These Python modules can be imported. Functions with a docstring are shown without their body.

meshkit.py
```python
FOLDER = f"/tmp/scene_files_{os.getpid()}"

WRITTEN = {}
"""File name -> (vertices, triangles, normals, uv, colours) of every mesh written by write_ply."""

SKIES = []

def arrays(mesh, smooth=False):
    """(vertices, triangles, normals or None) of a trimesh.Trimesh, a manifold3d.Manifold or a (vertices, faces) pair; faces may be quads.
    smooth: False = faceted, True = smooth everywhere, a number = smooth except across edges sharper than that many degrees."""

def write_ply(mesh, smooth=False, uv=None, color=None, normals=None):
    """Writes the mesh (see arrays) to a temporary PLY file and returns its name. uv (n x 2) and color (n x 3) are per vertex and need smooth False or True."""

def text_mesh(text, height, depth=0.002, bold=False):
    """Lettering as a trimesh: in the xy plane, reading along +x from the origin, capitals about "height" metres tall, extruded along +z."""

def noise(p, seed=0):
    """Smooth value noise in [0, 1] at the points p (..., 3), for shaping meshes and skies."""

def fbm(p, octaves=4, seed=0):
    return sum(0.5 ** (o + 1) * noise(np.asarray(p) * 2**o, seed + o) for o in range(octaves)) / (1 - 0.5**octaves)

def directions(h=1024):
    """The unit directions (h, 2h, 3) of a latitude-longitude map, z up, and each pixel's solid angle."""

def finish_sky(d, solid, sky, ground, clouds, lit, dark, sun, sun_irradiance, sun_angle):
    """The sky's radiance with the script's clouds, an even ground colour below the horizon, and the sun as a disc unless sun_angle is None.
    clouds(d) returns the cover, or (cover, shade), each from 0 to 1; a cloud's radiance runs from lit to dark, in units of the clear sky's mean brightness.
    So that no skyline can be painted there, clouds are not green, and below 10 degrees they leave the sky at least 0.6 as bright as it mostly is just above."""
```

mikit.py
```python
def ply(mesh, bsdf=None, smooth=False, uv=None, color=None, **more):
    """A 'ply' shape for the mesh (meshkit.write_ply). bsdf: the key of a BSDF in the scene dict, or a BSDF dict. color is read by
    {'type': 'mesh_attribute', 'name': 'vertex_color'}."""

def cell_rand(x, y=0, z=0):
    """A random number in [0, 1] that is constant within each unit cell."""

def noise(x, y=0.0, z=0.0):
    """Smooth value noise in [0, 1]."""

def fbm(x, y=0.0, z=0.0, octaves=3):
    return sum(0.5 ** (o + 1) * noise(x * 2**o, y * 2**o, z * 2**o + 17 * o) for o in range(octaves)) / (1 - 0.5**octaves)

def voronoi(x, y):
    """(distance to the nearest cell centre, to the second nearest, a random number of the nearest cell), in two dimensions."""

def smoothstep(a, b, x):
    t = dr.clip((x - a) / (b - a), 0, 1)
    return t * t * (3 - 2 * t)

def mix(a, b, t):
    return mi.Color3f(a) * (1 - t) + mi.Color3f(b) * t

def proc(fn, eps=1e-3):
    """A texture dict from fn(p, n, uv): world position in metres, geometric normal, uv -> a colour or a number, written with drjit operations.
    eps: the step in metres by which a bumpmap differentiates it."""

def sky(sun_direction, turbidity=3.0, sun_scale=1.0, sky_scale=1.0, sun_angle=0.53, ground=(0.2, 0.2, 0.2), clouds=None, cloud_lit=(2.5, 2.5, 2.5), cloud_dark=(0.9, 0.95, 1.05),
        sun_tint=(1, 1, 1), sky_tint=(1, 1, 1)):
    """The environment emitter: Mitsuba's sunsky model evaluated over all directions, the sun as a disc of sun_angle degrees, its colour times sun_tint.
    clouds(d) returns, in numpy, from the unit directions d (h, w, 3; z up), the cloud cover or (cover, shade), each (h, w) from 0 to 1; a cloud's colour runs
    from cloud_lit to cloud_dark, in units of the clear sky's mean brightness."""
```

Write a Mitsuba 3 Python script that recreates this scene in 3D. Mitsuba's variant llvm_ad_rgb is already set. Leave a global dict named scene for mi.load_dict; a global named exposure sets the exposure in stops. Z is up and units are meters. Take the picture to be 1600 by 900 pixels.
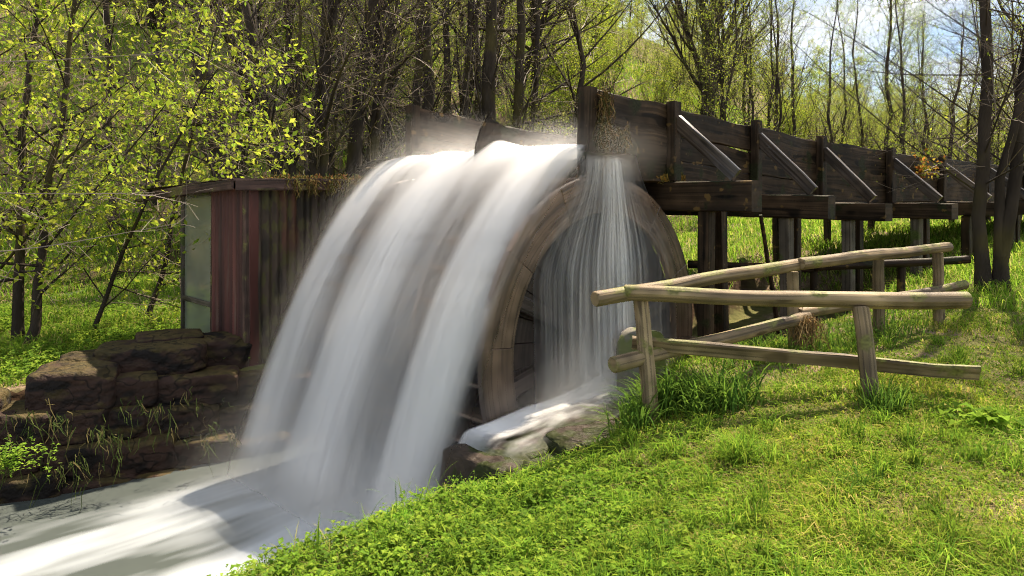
import math
import numpy as np, trimesh, drjit as dr, mitsuba as mi, mikit, meshkit
from mikit import proc, noise, fbm, smoothstep, mix
T = mi.ScalarTransform4f
scene, labels = {}, {}

# ------------------------------------------------------------------ camera, sky, exposure
EYE = 1.75
scene['camera'] = {'type': 'perspective', 'fov': 2 * math.degrees(math.atan(800 / 1100)), 'fov_axis': 'x',
                   'principal_point_offset_y': 150 / 900,
                   'near_clip': 0.05, 'far_clip': 3000.0,
                   'to_world': T().look_at(origin=[0, 0, EYE], target=[0, 10, EYE], up=[0, 0, 1])}
SUN = np.array([0.36, 0.44, 0.83])


def sky_clouds(d):
    el = d[..., 2]
    q = d / np.maximum(el[..., None], 0.15)
    c = meshkit.fbm(q * np.array([0.9, 0.9, 0]) + 3.1, 5, seed=4)
    cover = np.clip((c - 0.28) * 2.6, 0, 1) * 0.92
    return cover, np.clip((0.6 - c) * 1.5, 0, 1) * 0.4


scene['sky'] = mikit.sky(SUN, turbidity=3, clouds=sky_clouds, sky_scale=.58, sky_tint=(1.0, .96, .90))
exposure = 3.2

# ------------------------------------------------------------------ frame of the mill: s along the axle (away, left), t along the flume (away, right)
D = np.array([0.7071, 0.7071, 0]); A = np.array([-0.7071, 0.7071, 0]); Z = np.array([0, 0, 1.0])
C0 = np.array([0.985, 7.62, 0.0]); AXZ = 0.13; R = 1.8; W = 3.2
POOL_Z = -1.5; MIST = True


def M(s, t, z):
    return C0 + s * A + t * D + z * Z


def sst(a, b, x):
    t = np.clip((x - a) / (b - a), 0, 1)
    return t * t * (3 - 2 * t)


# ------------------------------------------------------------------ keys, labels
def key(name, parent=None):
    base = (parent + '__' if parent else '') + name
    k, i = base, 0
    while k in scene or k in labels:
        i += 1
        k = f'{base}_{i:03d}'
    return k


def thing(name, label, cat, group=None):
    k = key(name)
    labels[k] = {'label': label, 'category': cat}
    if group:
        labels[k]['group'] = group
    return k


def add(name, mesh, mat, parent=None, smooth=False, uv=None, color=None, **more):
    k = key(name, parent)
    scene[k] = mikit.ply(mesh, mat, smooth=smooth, uv=uv, color=color, **more)
    return k


class MB:
    def __init__(self):
        self.v, self.f, self.u, self.c, self.n = [], [], [], [], 0

    def put(self, v, f, uv=None, col=None):
        v = np.asarray(v, float); f = np.asarray(f, int)
        if f.shape[1] == 4:
            f = np.vstack([f[:, [0, 1, 2]], f[:, [0, 2, 3]]])
        self.v.append(v); self.f.append(f + self.n); self.n += len(v)
        self.u.append(np.zeros((len(v), 2)) if uv is None else np.asarray(uv, float))
        self.c.append(np.ones((len(v), 3)) if col is None else np.broadcast_to(np.asarray(col, float), (len(v), 3)))
        return self

    def arrays(self):
        return np.vstack(self.v), np.vstack(self.f), np.vstack(self.u), np.vstack(self.c)

    def build(self, name, mat, parent=None, smooth=False, color=False):
        v, f, u, c = self.arrays()
        return add(name, (v, f), mat, parent, smooth, u, c if color else None)


rs = np.random.RandomState(7)


def plank(p0, p1, w, h, up=(0, 0, 1), ch=0.012, seg=4, warp=0.004, rnd=None):
    """A sawn timber from p0 to p1: w across, h along up; chamfered, a little warped. (v, f, uv)"""
    rnd = rnd or rs
    p0, p1 = np.asarray(p0, float), np.asarray(p1, float)
    L = np.linalg.norm(p1 - p0); t = (p1 - p0) / L
    up = np.asarray(up, float); up = up - (up @ t) * t; up /= np.linalg.norm(up); side = np.cross(t, up)
    a, b = w / 2, h / 2; ch = min(ch, a * .5, b * .5)
    sec = np.array([(-a + ch, -b), (a - ch, -b), (a, -b + ch), (a, b - ch), (a - ch, b), (-a + ch, b), (-a, b - ch), (-a, -b + ch)])
    per = np.concatenate([[0], np.cumsum(np.linalg.norm(np.diff(np.vstack([sec, sec[:1]]), axis=0), axis=1))])
    k = 9
    sec = np.vstack([sec, sec[:1]])
    off = rnd.rand(2) * 40
    q = np.linspace(0, 1, seg + 1)
    jit = np.cumsum(rnd.randn(seg + 1, 2), 0) * warp; jit -= jit[0] + (jit[-1] - jit[0]) * q[:, None]
    cen = p0 + q[:, None] * (p1 - p0) + jit[:, :1] * side + jit[:, 1:] * up
    edge = rnd.randn(seg + 1, 8) * warp * .5; edge = np.hstack([edge, edge[:, :1]])
    sc = 1 + edge / max(min(a, b), .02)
    v = cen[:, None] + (sec[None, :, :1] * sc[..., None]) * side + (sec[None, :, 1:] * sc[..., None]) * up
    uv = np.stack([np.broadcast_to((q * L)[:, None], (seg + 1, k)), np.broadcast_to(per[None], (seg + 1, k))], -1) + off
    f = []
    for i in range(seg):
        for j in range(8):
            f.append((i * k + j, i * k + j + 1, (i + 1) * k + j + 1, (i + 1) * k + j))
    f = np.array(f); f = np.vstack([f[:, [0, 1, 2]], f[:, [0, 2, 3]]])
    V, U, F, n = [v.reshape(-1, 3)], [uv.reshape(-1, 2)], [f], (seg + 1) * k
    for e, o in ((0, 1), (seg, -1)):
        V.append(v[e, :8]); U.append(sec[:8] * .4 + off + 7)
        fan = np.array([(0, j, j + 1) for j in range(1, 7)]) + n
        F.append(fan[:, ::-1] if o == 1 else fan); n += 8
    return np.vstack(V), np.vstack(F)[:, ::-1], np.vstack(U)


def log(p0, p1, r0, r1, seg=10, sides=14, wob=0.006, rnd=None, sag=0.0):
    """A peeled round pole with chamfered sawn ends. (v, f, uv)"""
    rnd = rnd or rs
    p0, p1 = np.asarray(p0, float), np.asarray(p1, float)
    L = np.linalg.norm(p1 - p0); t = (p1 - p0) / L
    x = np.cross(t, [0, 0, 1.0] if abs(t[2]) < .9 else [1.0, 0, 0]); x /= np.linalg.norm(x); y = np.cross(t, x)
    q = np.concatenate([[0, 0.012 / L], np.linspace(0, 1, seg + 1)[1:-1], [1 - 0.012 / L, 1]])
    r = r0 + (r1 - r0) * q; r[0] *= .86; r[-1] *= .86
    n = len(q); ph = rnd.rand(4) * 6
    jx = np.sin(q * 5 + ph[0]) * wob + np.sin(q * 11 + ph[1]) * wob * .5; jy = np.sin(q * 4 + ph[2]) * wob + np.sin(q * 13 + ph[3]) * wob * .4
    cen = p0 + q[:, None] * (p1 - p0) + jx[:, None] * x + jy[:, None] * y - (sag * 4 * q * (1 - q))[:, None] * Z
    an = np.linspace(0, 2 * np.pi, sides + 1)
    rr = r[:, None] * (1 + .05 * (meshkit.noise(np.stack([q * L * 3 + ph[0] * 9, 0 * q, 0 * q], -1), 3) - .5)[:, None] + .025 * np.sin(an * 3 + ph[0])[None] + .02 * np.sin(an * 2 + q[:, None] * 9 + ph[1]))
    v = cen[:, None] + rr[..., None] * (np.cos(an)[None, :, None] * x + np.sin(an)[None, :, None] * y)
    off = rnd.rand(2) * 40
    uv = np.stack(np.broadcast_arrays((q * L)[:, None], (an * r0)[None]), -1) + off
    k = sides + 1
    i, j = np.meshgrid(np.arange(n - 1), np.arange(sides), indexing='ij')
    f = np.stack([i * k + j, (i + 1) * k + j, (i + 1) * k + j + 1, i * k + j + 1], -1).reshape(-1, 4)
    f = np.vstack([f[:, [0, 1, 2]], f[:, [0, 2, 3]]])[:, ::-1]
    V, U, F, m = [v.reshape(-1, 3)], [uv.reshape(-1, 2)], [f], n * k
    for e, o in ((0, 1), (n - 1, -1)):
        V.append(np.vstack([v[e, :sides], cen[e:e + 1]])); U.append(np.vstack([np.stack([np.cos(an[:-1]), np.sin(an[:-1])], 1) * r0, [[0, 0]]]) * .5 + off + 9)
        fan = np.array([(sides, jj, (jj + 1) % sides) for jj in range(sides)]) + m
        F.append(fan if o == -1 else fan[:, ::-1]); m += sides + 1
    return np.vstack(V), np.vstack(F), np.vstack(U)


def tubes(P, Rr, sides=3):
    """Many polylines (N, k, 3) with radii (N, k) as open tubes: (v, f)."""
    N, k, _ = P.shape
    t = np.gradient(P, axis=1); t /= np.linalg.norm(t, axis=2, keepdims=True) + 1e-12
    m = t.mean(1); ref = np.where(np.abs(m[:, 2:]) < .9, [0, 0, 1.0], [1.0, 0, 0])[:, None]
    a = np.cross(t, np.broadcast_to(ref, t.shape)); a /= np.linalg.norm(a, axis=2, keepdims=True) + 1e-12
    b = np.cross(t, a); an = np.arange(sides) * 2 * np.pi / sides
    v = P[:, :, None] + Rr[:, :, None, None] * (np.cos(an)[None, None, :, None] * a[:, :, None] + np.sin(an)[None, None, :, None] * b[:, :, None])
    n, i, j = np.meshgrid(np.arange(N), np.arange(k - 1), np.arange(sides), indexing='ij')
    o = n * k * sides; jn = (j + 1) % sides
    q = np.stack([o + i * sides + j, o + (i + 1) * sides + j, o + (i + 1) * sides + jn, o + i * sides + jn], -1).reshape(-1, 4)
    return v.reshape(-1, 3), np.vstack([q[:, [0, 2, 1]], q[:, [0, 3, 2]]])


def grid(P, uv=None):
    """(n, m, 3) points as a sheet: (v, f, uv)."""
    n, m = P.shape[:2]
    i, j = np.meshgrid(np.arange(n - 1), np.arange(m - 1), indexing='ij')
    q = np.stack([i * m + j, i * m + j + 1, (i + 1) * m + j + 1, (i + 1) * m + j], -1).reshape(-1, 4)
    return P.reshape(-1, 3), np.vstack([q[:, [0, 1, 2]], q[:, [0, 2, 3]]]), None if uv is None else uv.reshape(-1, 2)


def rock(center, size, seed, rot=0.0, sub=4, rough=0.11, box=0.72, cuts=9):
    """A weathered squared block: a rounded box split along flat faces."""
    r = np.random.RandomState(seed + 900)
    m = trimesh.creation.icosphere(subdivisions=sub)
    v = np.array(m.vertices); e = 9.0
    v = v / (np.abs(v) ** e).sum(1, keepdims=True) ** (1 / e) * .88
    for _ in range(cuts):
        n = r.randn(3); n /= np.linalg.norm(n); n = np.sign(n) * np.abs(n) ** .8; n /= np.linalg.norm(n)
        lim = (v @ n).max() * (.84 + .13 * r.rand())
        v = v - np.clip(v @ n - lim, 0, None)[:, None] * n
    s = np.asarray(size, float) / 2
    nrm = v / np.linalg.norm(v, axis=1, keepdims=True)
    q = v * s * 1.12
    p = q * 4.0 + seed * 13.7
    q = q + nrm * ((meshkit.fbm(p, 4, seed) - .5) * rough * s.min() * 1.5 + (meshkit.fbm(p * 3.1, 3, seed + 2) - .5) * rough * s.min() * .7)[:, None]
    q[:, 2] += (meshkit.noise(np.stack([q[:, 2] * 16 + seed, q[:, 0] * .8, q[:, 1] * .8], 1), seed) - .5) * .012
    c, sn = math.cos(rot), math.sin(rot)
    q = q @ np.array([[c, sn, 0], [-sn, c, 0], [0, 0, 1]])
    return q + np.asarray(center), np.array(m.faces)


# ------------------------------------------------------------------ materials
def rgb(*c):
    return {'type': 'rgb', 'value': list(map(float, c))}


def wood_fn(dark, light, moss=0.0, mosscol=(.05, .07, .015), lichen=0.0, lcol=(.28, .16, .04), grain=46.0, wet=0.0):
    def fn(p, n, uv):
        u, v = uv.x, uv.y
        wv = v + 0.012 * noise(u * 2.2, v * 6)
        g = fbm(u * 1.7, wv * grain, 0, 2)
        g2 = fbm(u * .6, wv * 7, 3.0, 2)
        c = mix(dark, light, dr.clip(g * .65 + g2 * .75 - .2, 0, 1))
        kn = smoothstep(.80, .90, noise(u * 2.6 + 11, v * 13, 8.0)); c = mix(c, dark, kn * .8)
        crack = smoothstep(.62, .72, noise(u * .9, wv * 70, 5.0))
        c = c * (1 - .4 * crack)
        st = fbm(p.x * 2.3 + 3, p.y * 2.3, p.z * 1.2, 3)
        c = c * (0.25 + 1.5 * st) * (.7 + .6 * noise(p.x * 9, p.y * 9, p.z * 9))
        if moss > 0:
            mm = smoothstep(.62 - moss * .3, .74 - moss * .2, fbm(p.x * 5, p.y * 5, p.z * 4 + 9, 4) + .12 * n.z)
            c = mix(c, mi.Color3f(mosscol) * (.5 + noise(p.x * 60, p.y * 60, p.z * 60)), mm)
        if lichen > 0:
            ll = smoothstep(.70 - lichen * .2, .78 - lichen * .2, fbm(p.x * 9 + 4, p.y * 9, p.z * 9, 3))
            c = mix(c, lcol, ll * .8)
        return c
    return fn


def grain_h(p, n, uv):
    return fbm(uv.x * 2.5, uv.y * 60, 0, 3)


def wood(name, rough=.7, spec=.35, bump=0.004, **kw):
    scene[name] = {'type': 'bumpmap', 'height': proc(grain_h, eps=2e-3), 'scale': bump,
                   'bsdf': {'type': 'principled', 'base_color': proc(wood_fn(**kw)), 'roughness': rough, 'specular': spec}}


wood('mat_flume_wood', dark=(.003, .0022, .0017), light=(.062, .040, .024), moss=.12, mosscol=(.018, .02, .008), lichen=.05, lcol=(.12, .075, .025), rough=.6, spec=.15, bump=.0025)
wood('mat_flume_wood_pale', dark=(.03, .025, .02), light=(.13, .11, .085), moss=.2, rough=.7)
wood('mat_brace_wood', dark=(.016, .011, .008), light=(.10, .075, .055), rough=.32, spec=.9)
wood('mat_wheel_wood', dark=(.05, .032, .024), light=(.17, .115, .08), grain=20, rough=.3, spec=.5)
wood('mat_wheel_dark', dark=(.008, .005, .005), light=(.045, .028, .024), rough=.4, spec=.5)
wood('mat_rail_wood', dark=(.07, .048, .025), light=(.30, .225, .13), moss=.12, mosscol=(.12, .12, .03), rough=.65, grain=36)
wood('mat_shed_wood', dark=(.018, .011, .009), light=(.11, .065, .052), moss=.2, mosscol=(.10, .09, .03), rough=.75)


def rust_rib_shade_fn(p, n, uv):
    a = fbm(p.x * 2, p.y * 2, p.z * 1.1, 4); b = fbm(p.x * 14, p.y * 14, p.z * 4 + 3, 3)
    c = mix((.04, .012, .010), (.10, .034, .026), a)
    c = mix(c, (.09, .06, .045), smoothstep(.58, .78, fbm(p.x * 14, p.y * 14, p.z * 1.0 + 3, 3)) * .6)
    c = c * (.35 + 1.3 * noise((p.x - p.y) * 17, p.z * .25)) * (.7 + .6 * noise((p.x - p.y) * 45, p.z * .6, 4.0))  # upright rust streaks, painted to stand in for light and shade on the ribs
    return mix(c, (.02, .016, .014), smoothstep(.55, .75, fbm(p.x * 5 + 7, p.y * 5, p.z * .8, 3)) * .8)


def mossy_sheet_fn(p, n, uv):
    a = fbm(p.x * 3, p.y * 3, p.z * 1.5, 4); b = fbm(p.x * 18, p.y * 18, p.z * 7, 3)
    c = mix((.012, .008, .006), (.085, .06, .042), a)
    c = mix(c, (.06, .055, .018), smoothstep(.45, .62, b))
    c = mix(c, (.10, .035, .02), smoothstep(.5, .7, fbm(p.x * 4 + 9, p.y * 4, p.z * .9, 3)) * .7)
    return mix(c, (.015, .012, .009), smoothstep(.52, .7, fbm(p.x * 6 + 2, p.y * 6, p.z * 2 + 4, 3)) * .85)


scene['mat_rust_shade_streaks'] = {'type': 'principled', 'base_color': proc(rust_rib_shade_fn), 'roughness': .55, 'metallic': 0.1, 'specular': .4}
scene['mat_mossy_sheet'] = {'type': 'principled', 'base_color': proc(mossy_sheet_fn), 'roughness': .85}
scene['mat_glass'] = {'type': 'thindielectric', 'int_ior': 1.5}


def pane_reflection_fn(p, n, uv):
    return mix((.10, .115, .09), (.19, .21, .175), fbm(p.x * 2, p.y * 2, p.z * 1.2, 3))  # grey-green reflection painted into the base colour of the pane


scene['mat_pane_reflection'] = {'type': 'principled', 'base_color': proc(pane_reflection_fn), 'roughness': .12, 'specular': .7}


def stone_fn(p, n, uv):
    a = fbm(p.x * 2.2, p.y * 2.2, p.z * 3, 4); b = fbm(p.x * 16, p.y * 16, p.z * 16, 3)
    c = mix((.016, .009, .007), (.085, .045, .032), a * .7 + b * .4)
    c = mix(c, (.010, .007, .006), smoothstep(.5, .68, fbm(p.x * 4 + 5, p.y * 4, p.z * 5, 3)))
    m = smoothstep(.42, .62, fbm(p.x * 6, p.y * 6, p.z * 6 + 3, 4) * .75 + .22 * n.z)
    c = mix(c, mix((.03, .035, .009), (.17, .12, .035), b), m * .75)
    lay = noise(p.x * .8, p.y * .8, p.z * 26)
    ck = dr.abs(fbm(p.x * 3.1 + 2, p.y * 3.1, p.z * 3.6, 3) - .5)
    return c * (.30 + .45 * lay) * (.35 + .65 * smoothstep(.004, .028, ck))


def stone_h(p, n, uv):
    return fbm(p.x * 14, p.y * 14, p.z * 14, 4)


scene['mat_stone'] = {'type': 'bumpmap', 'height': proc(stone_h, eps=4e-3), 'scale': .06, 'bsdf': {'type': 'principled', 'base_color': proc(stone_fn), 'roughness': .8, 'specular': .3}}


def bearing_fn(p, n, uv):
    return mix(mix((.05, .05, .04), (.20, .19, .16), fbm(p.x * 8, p.y * 8, p.z * 8, 4)), (.10, .12, .035), smoothstep(.45, .62, fbm(p.x * 6, p.y * 6, p.z * 6 + 4, 3) + .15 * n.z))


scene['mat_bearing'] = {'type': 'principled', 'base_color': proc(bearing_fn), 'roughness': .5, 'specular': .4}


def soil_rock_fn(p, n, uv):
    a = fbm(p.x * 9, p.y * 9, p.z * 9, 4); b = noise(p.x * 45, p.y * 45, p.z * 45)
    c = mix((.008, .005, .004), (.048, .027, .016), a)
    return mix(c, mix((.02, .03, .006), (.07, .08, .018), b), smoothstep(.46, .6, fbm(p.x * 6 + 3, p.y * 6, p.z * 6, 3) + .16 * n.z - .06))


scene['mat_soil_rock'] = {'type': 'bumpmap', 'height': proc(lambda p, n, uv: fbm(p.x * 22, p.y * 22, p.z * 22, 4), eps=6e-3), 'scale': .03, 'bsdf': {'type': 'principled', 'base_color': proc(soil_rock_fn), 'roughness': .95, 'specular': .05}}


def wet_fn(p, n, uv):
    a = fbm(p.x * 5, p.y * 5, p.z * 2, 4)
    c = mix((.009, .007, .006), (.06, .046, .036), a)
    return mix(c, (.022, .028, .008), smoothstep(.5, .66, fbm(p.x * 7 + 2, p.y * 7, p.z * 5, 3) + .1 * n.z))


scene['mat_wet_rock'] = {'type': 'bumpmap', 'height': proc(lambda p, n, uv: fbm(p.x * 12, p.y * 12, p.z * 12, 3), eps=6e-3), 'scale': .05, 'bsdf': {'type': 'principled', 'base_color': proc(wet_fn), 'roughness': .6, 'specular': .12}}


def soil_fn(p, n, uv):
    a = fbm(p.x * 1.3, p.y * 1.3, 0, 4); b = fbm(p.x * 15, p.y * 15, p.z * 15, 3)
    steep = 1 - smoothstep(.55, .85, n.z)
    g = mix((.045, .055, .014), (.13, .12, .045), b)
    dirt = mix((.07, .048, .03), (.25, .19, .13), fbm(p.x * 32, p.y * 32, 0, 3))
    c = mix(g, dirt, smoothstep(.48, .62, a))
    return mix(c, mix((.018, .012, .008), (.075, .045, .026), b), steep)


def soil_h(p, n, uv):
    return fbm(p.x * 9, p.y * 9, p.z * 9, 4)


scene['mat_ground'] = {'type': 'bumpmap', 'height': proc(soil_h, eps=4e-3), 'scale': .03, 'bsdf': {'type': 'principled', 'base_color': proc(soil_fn), 'roughness': .95, 'specular': .1}}
VC = {'type': 'mesh_attribute', 'name': 'vertex_color'}
scene['mat_leaf'] = {'type': 'principledthin', 'base_color': VC, 'roughness': .5, 'diff_trans': 1.15, 'eta': 1.33}
scene['mat_grass'] = {'type': 'principledthin', 'base_color': VC, 'roughness': .42, 'diff_trans': 0.95, 'eta': 1.4}


def bark_fn(p, n, uv):
    a = fbm(p.x * 7, p.y * 7, p.z * 1.6, 4); b = fbm(p.x * 1.2, p.y * 1.2, p.z * 1.0, 3)
    c = mix((.008, .006, .005), (.06, .047, .036), a)
    return mix(c, mix((.03, .027, .008), (.09, .075, .02), a), smoothstep(.5, .68, b) * .6)


scene['mat_bark'] = {'type': 'principled', 'base_color': proc(bark_fn), 'roughness': .9, 'specular': .2}
scene['mat_twig'] = {'type': 'principled', 'base_color': rgb(.15, .118, .09), 'roughness': .6, 'specular': .3}
scene['mat_pale_twig'] = {'type': 'principled', 'base_color': rgb(.17, .14, .115), 'roughness': .5, 'specular': .4}
scene['mat_far_bark'] = {'type': 'principled', 'base_color': rgb(.045, .035, .028), 'roughness': .9, 'specular': .1}
scene['mat_dry'] = {'type': 'principledthin', 'base_color': rgb(.30, .23, .12), 'roughness': .6, 'diff_trans': .8}

# ------------------------------------------------------------------ terrain
POOL = np.array([(-5.5, 0.5), (-2.3, 3.2), (-1.62, 4.25), (-0.95, 4.95), (-0.62, 5.42), (-0.2, 5.48), (.3, 5.56), (.85, 5.86), (1.22, 6.45), (1.55, 7.3), (2.60, 8.9), (-0.1, 11.6), (-2.6, 9.6), (-3.55, 9.12),
                 (-4.6, 8.85), (-5.9, 8.25), (-9, 7.5), (-16, 6.0), (-16, 0.5)])


def signed(poly, x, y):
    """Distance to the polygon's edge, positive inside."""
    x, y = np.asarray(x, float), np.asarray(y, float)
    d2 = np.full(x.shape, 1e9); inside = np.zeros(x.shape, bool)
    for (ax, ay), (bx, by) in zip(poly, np.roll(poly, -1, 0)):
        ex, ey = bx - ax, by - ay
        t = np.clip(((x - ax) * ex + (y - ay) * ey) / (ex * ex + ey * ey), 0, 1)
        d2 = np.minimum(d2, (x - ax - t * ex) ** 2 + (y - ay - t * ey) ** 2)
        cross = (ay > y) != (by > y)
        inside ^= cross & (x < (bx - ax) * (y - ay) / (by - ay + 1e-12) + ax)
    return np.where(inside, 1, -1) * np.sqrt(d2)


STREAM = [(-40, 13.5), (-17, 14.6), (-12, 16.0), (-10.6, 19.5), (-8.5, 22.5), (-3, 25), (6, 26)]


def line_dist(pts, x, y):
    d2 = np.full(np.shape(x), 1e9)
    for (ax, ay), (bx, by) in zip(pts[:-1], pts[1:]):
        ex, ey = bx - ax, by - ay
        t = np.clip(((x - ax) * ex + (y - ay) * ey) / (ex * ex + ey * ey), 0, 1)
        d2 = np.minimum(d2, (x - ax - t * ex) ** 2 + (y - ay - t * ey) ** 2)
    return np.sqrt(d2)


def n2(x, y, f, octv=3, seed=0):
    return meshkit.fbm(np.stack([x * f, y * f, np.zeros_like(x)], -1), octv, seed)


def height(x, y):
    x, y = np.asarray(x, float), np.asarray(y, float)
    near = -.58 + .58 * sst(-.95, 2.5, x - .10 * (y - 5)) + .055 * np.clip(x - 2.2, 0, 8) * sst(4, 9, y)
    left = -.55 - .012 * np.clip(-x - 4, 0, 20)
    z = np.where(y > 7.2, near + (left - near) * sst(-.5, -3.2, x), near)
    z = z + (n2(x, y, 1.1, 3, 2) - .5) * .12 + (n2(x, y, 4.5, 2, 5) - .5) * .05
    # hill behind: rises to the left and back
    w = .80 * y - .50 * x - 19 + 6 * (n2(x, y, .05, 2, 9) - .5)
    hill = np.where(w > 0, 70 * (1 - np.exp(-np.clip(w, 0, None) / 120)) * sst(-2, 14, w), 0)
    far = np.hypot(x, y)
    z = z + hill * (1 - .50 * sst(.06, .58, x / np.maximum(y, 1))) * (1 + .25 * (n2(x, y, .015, 3, 12) - .5)) + .25 * sst(14, 40, y) * sst(-2, 8, x)
    z = z + (n2(x, y, .25, 3, 20) - .5) * .8 * sst(10, 30, far)
    sd = line_dist(STREAM, x, y)
    z = z - .75 * (1 - sst(.5, 2.0, sd))
    # ditch below the flume
    t = (x - C0[0]) * D[0] + (y - C0[1]) * D[1]; s = (x - C0[0]) * A[0] + (y - C0[1]) * A[1]
    dit = sst(-1.25, -.55, s) * sst(3.4, 2.4, s) * sst(1.0, 1.6, t) * sst(11.0, 8.5, t)
    z = z - 1.05 * dit
    p = signed(POOL, x, y)
    z = z + (-2.05 - z) * sst(-.02, .62, p)
    return z


def axis_coords(lo, hi, fine_lo, fine_hi, step, grow):
    a = list(np.arange(fine_lo, fine_hi, step)); s = step
    while a[-1] < hi:
        s *= grow; a.append(a[-1] + s)
    s = step
    while a[0] > lo:
        s *= grow; a.insert(0, a[0] - s)
    return np.array(a)


gx = axis_coords(-600, 600, -6.5, 7.5, .07, 1.045)
gy = axis_coords(-60, 900, 1.8, 11.5, .07, 1.045)
GX, GY = np.meshgrid(gx, gy)
gz = height(GX, GY)
v, f, _ = grid(np.stack([GX, GY, gz], -1))
add('ground', (v, f), 'mat_ground', smooth=True)
labels['ground'] = {'kind': 'structure'}

# ------------------------------------------------------------------ flume
flume = thing('flume', 'dark timber water channel on braced posts, running from the wheel towards the back right', 'flume')
ST = np.array([(1.87, 8.50), (3.376, 10.01), (4.953, 11.47), (6.73, 12.68), (8.44, 13.98), (10.19, 15.26), (12.0, 16.55), (13.9, 17.9), (15.8, 19.2), (17.8, 20.5), (19.8, 21.8)])
TOP = [2.77, 2.69, 2.58, 2.465, 2.42, 2.37, 2.32, 2.30, 2.28, 2.26, 2.24]
BT = [1.88, 1.705, 1.58, 1.56, 1.56, 1.545, 1.54, 1.53, 1.52, 1.51, 1.50]
NEAR = np.vstack([[C0[:2] + D[:2] * -.14], ST])
TOPS = np.array([2.84] + TOP); FLO = np.array([1.93] + [b + .05 for b in BT])
tan = np.gradient(NEAR, axis=0); tan /= np.linalg.norm(tan, axis=1, keepdims=True)
tan[:3] = D[:2]
OUT = np.stack([tan[:, 1], -tan[:, 0]], 1)          # away from the channel, towards the camera
FARW = NEAR - OUT * 3.12


def P3(p, z):
    return np.array([p[0], p[1], z])


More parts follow.
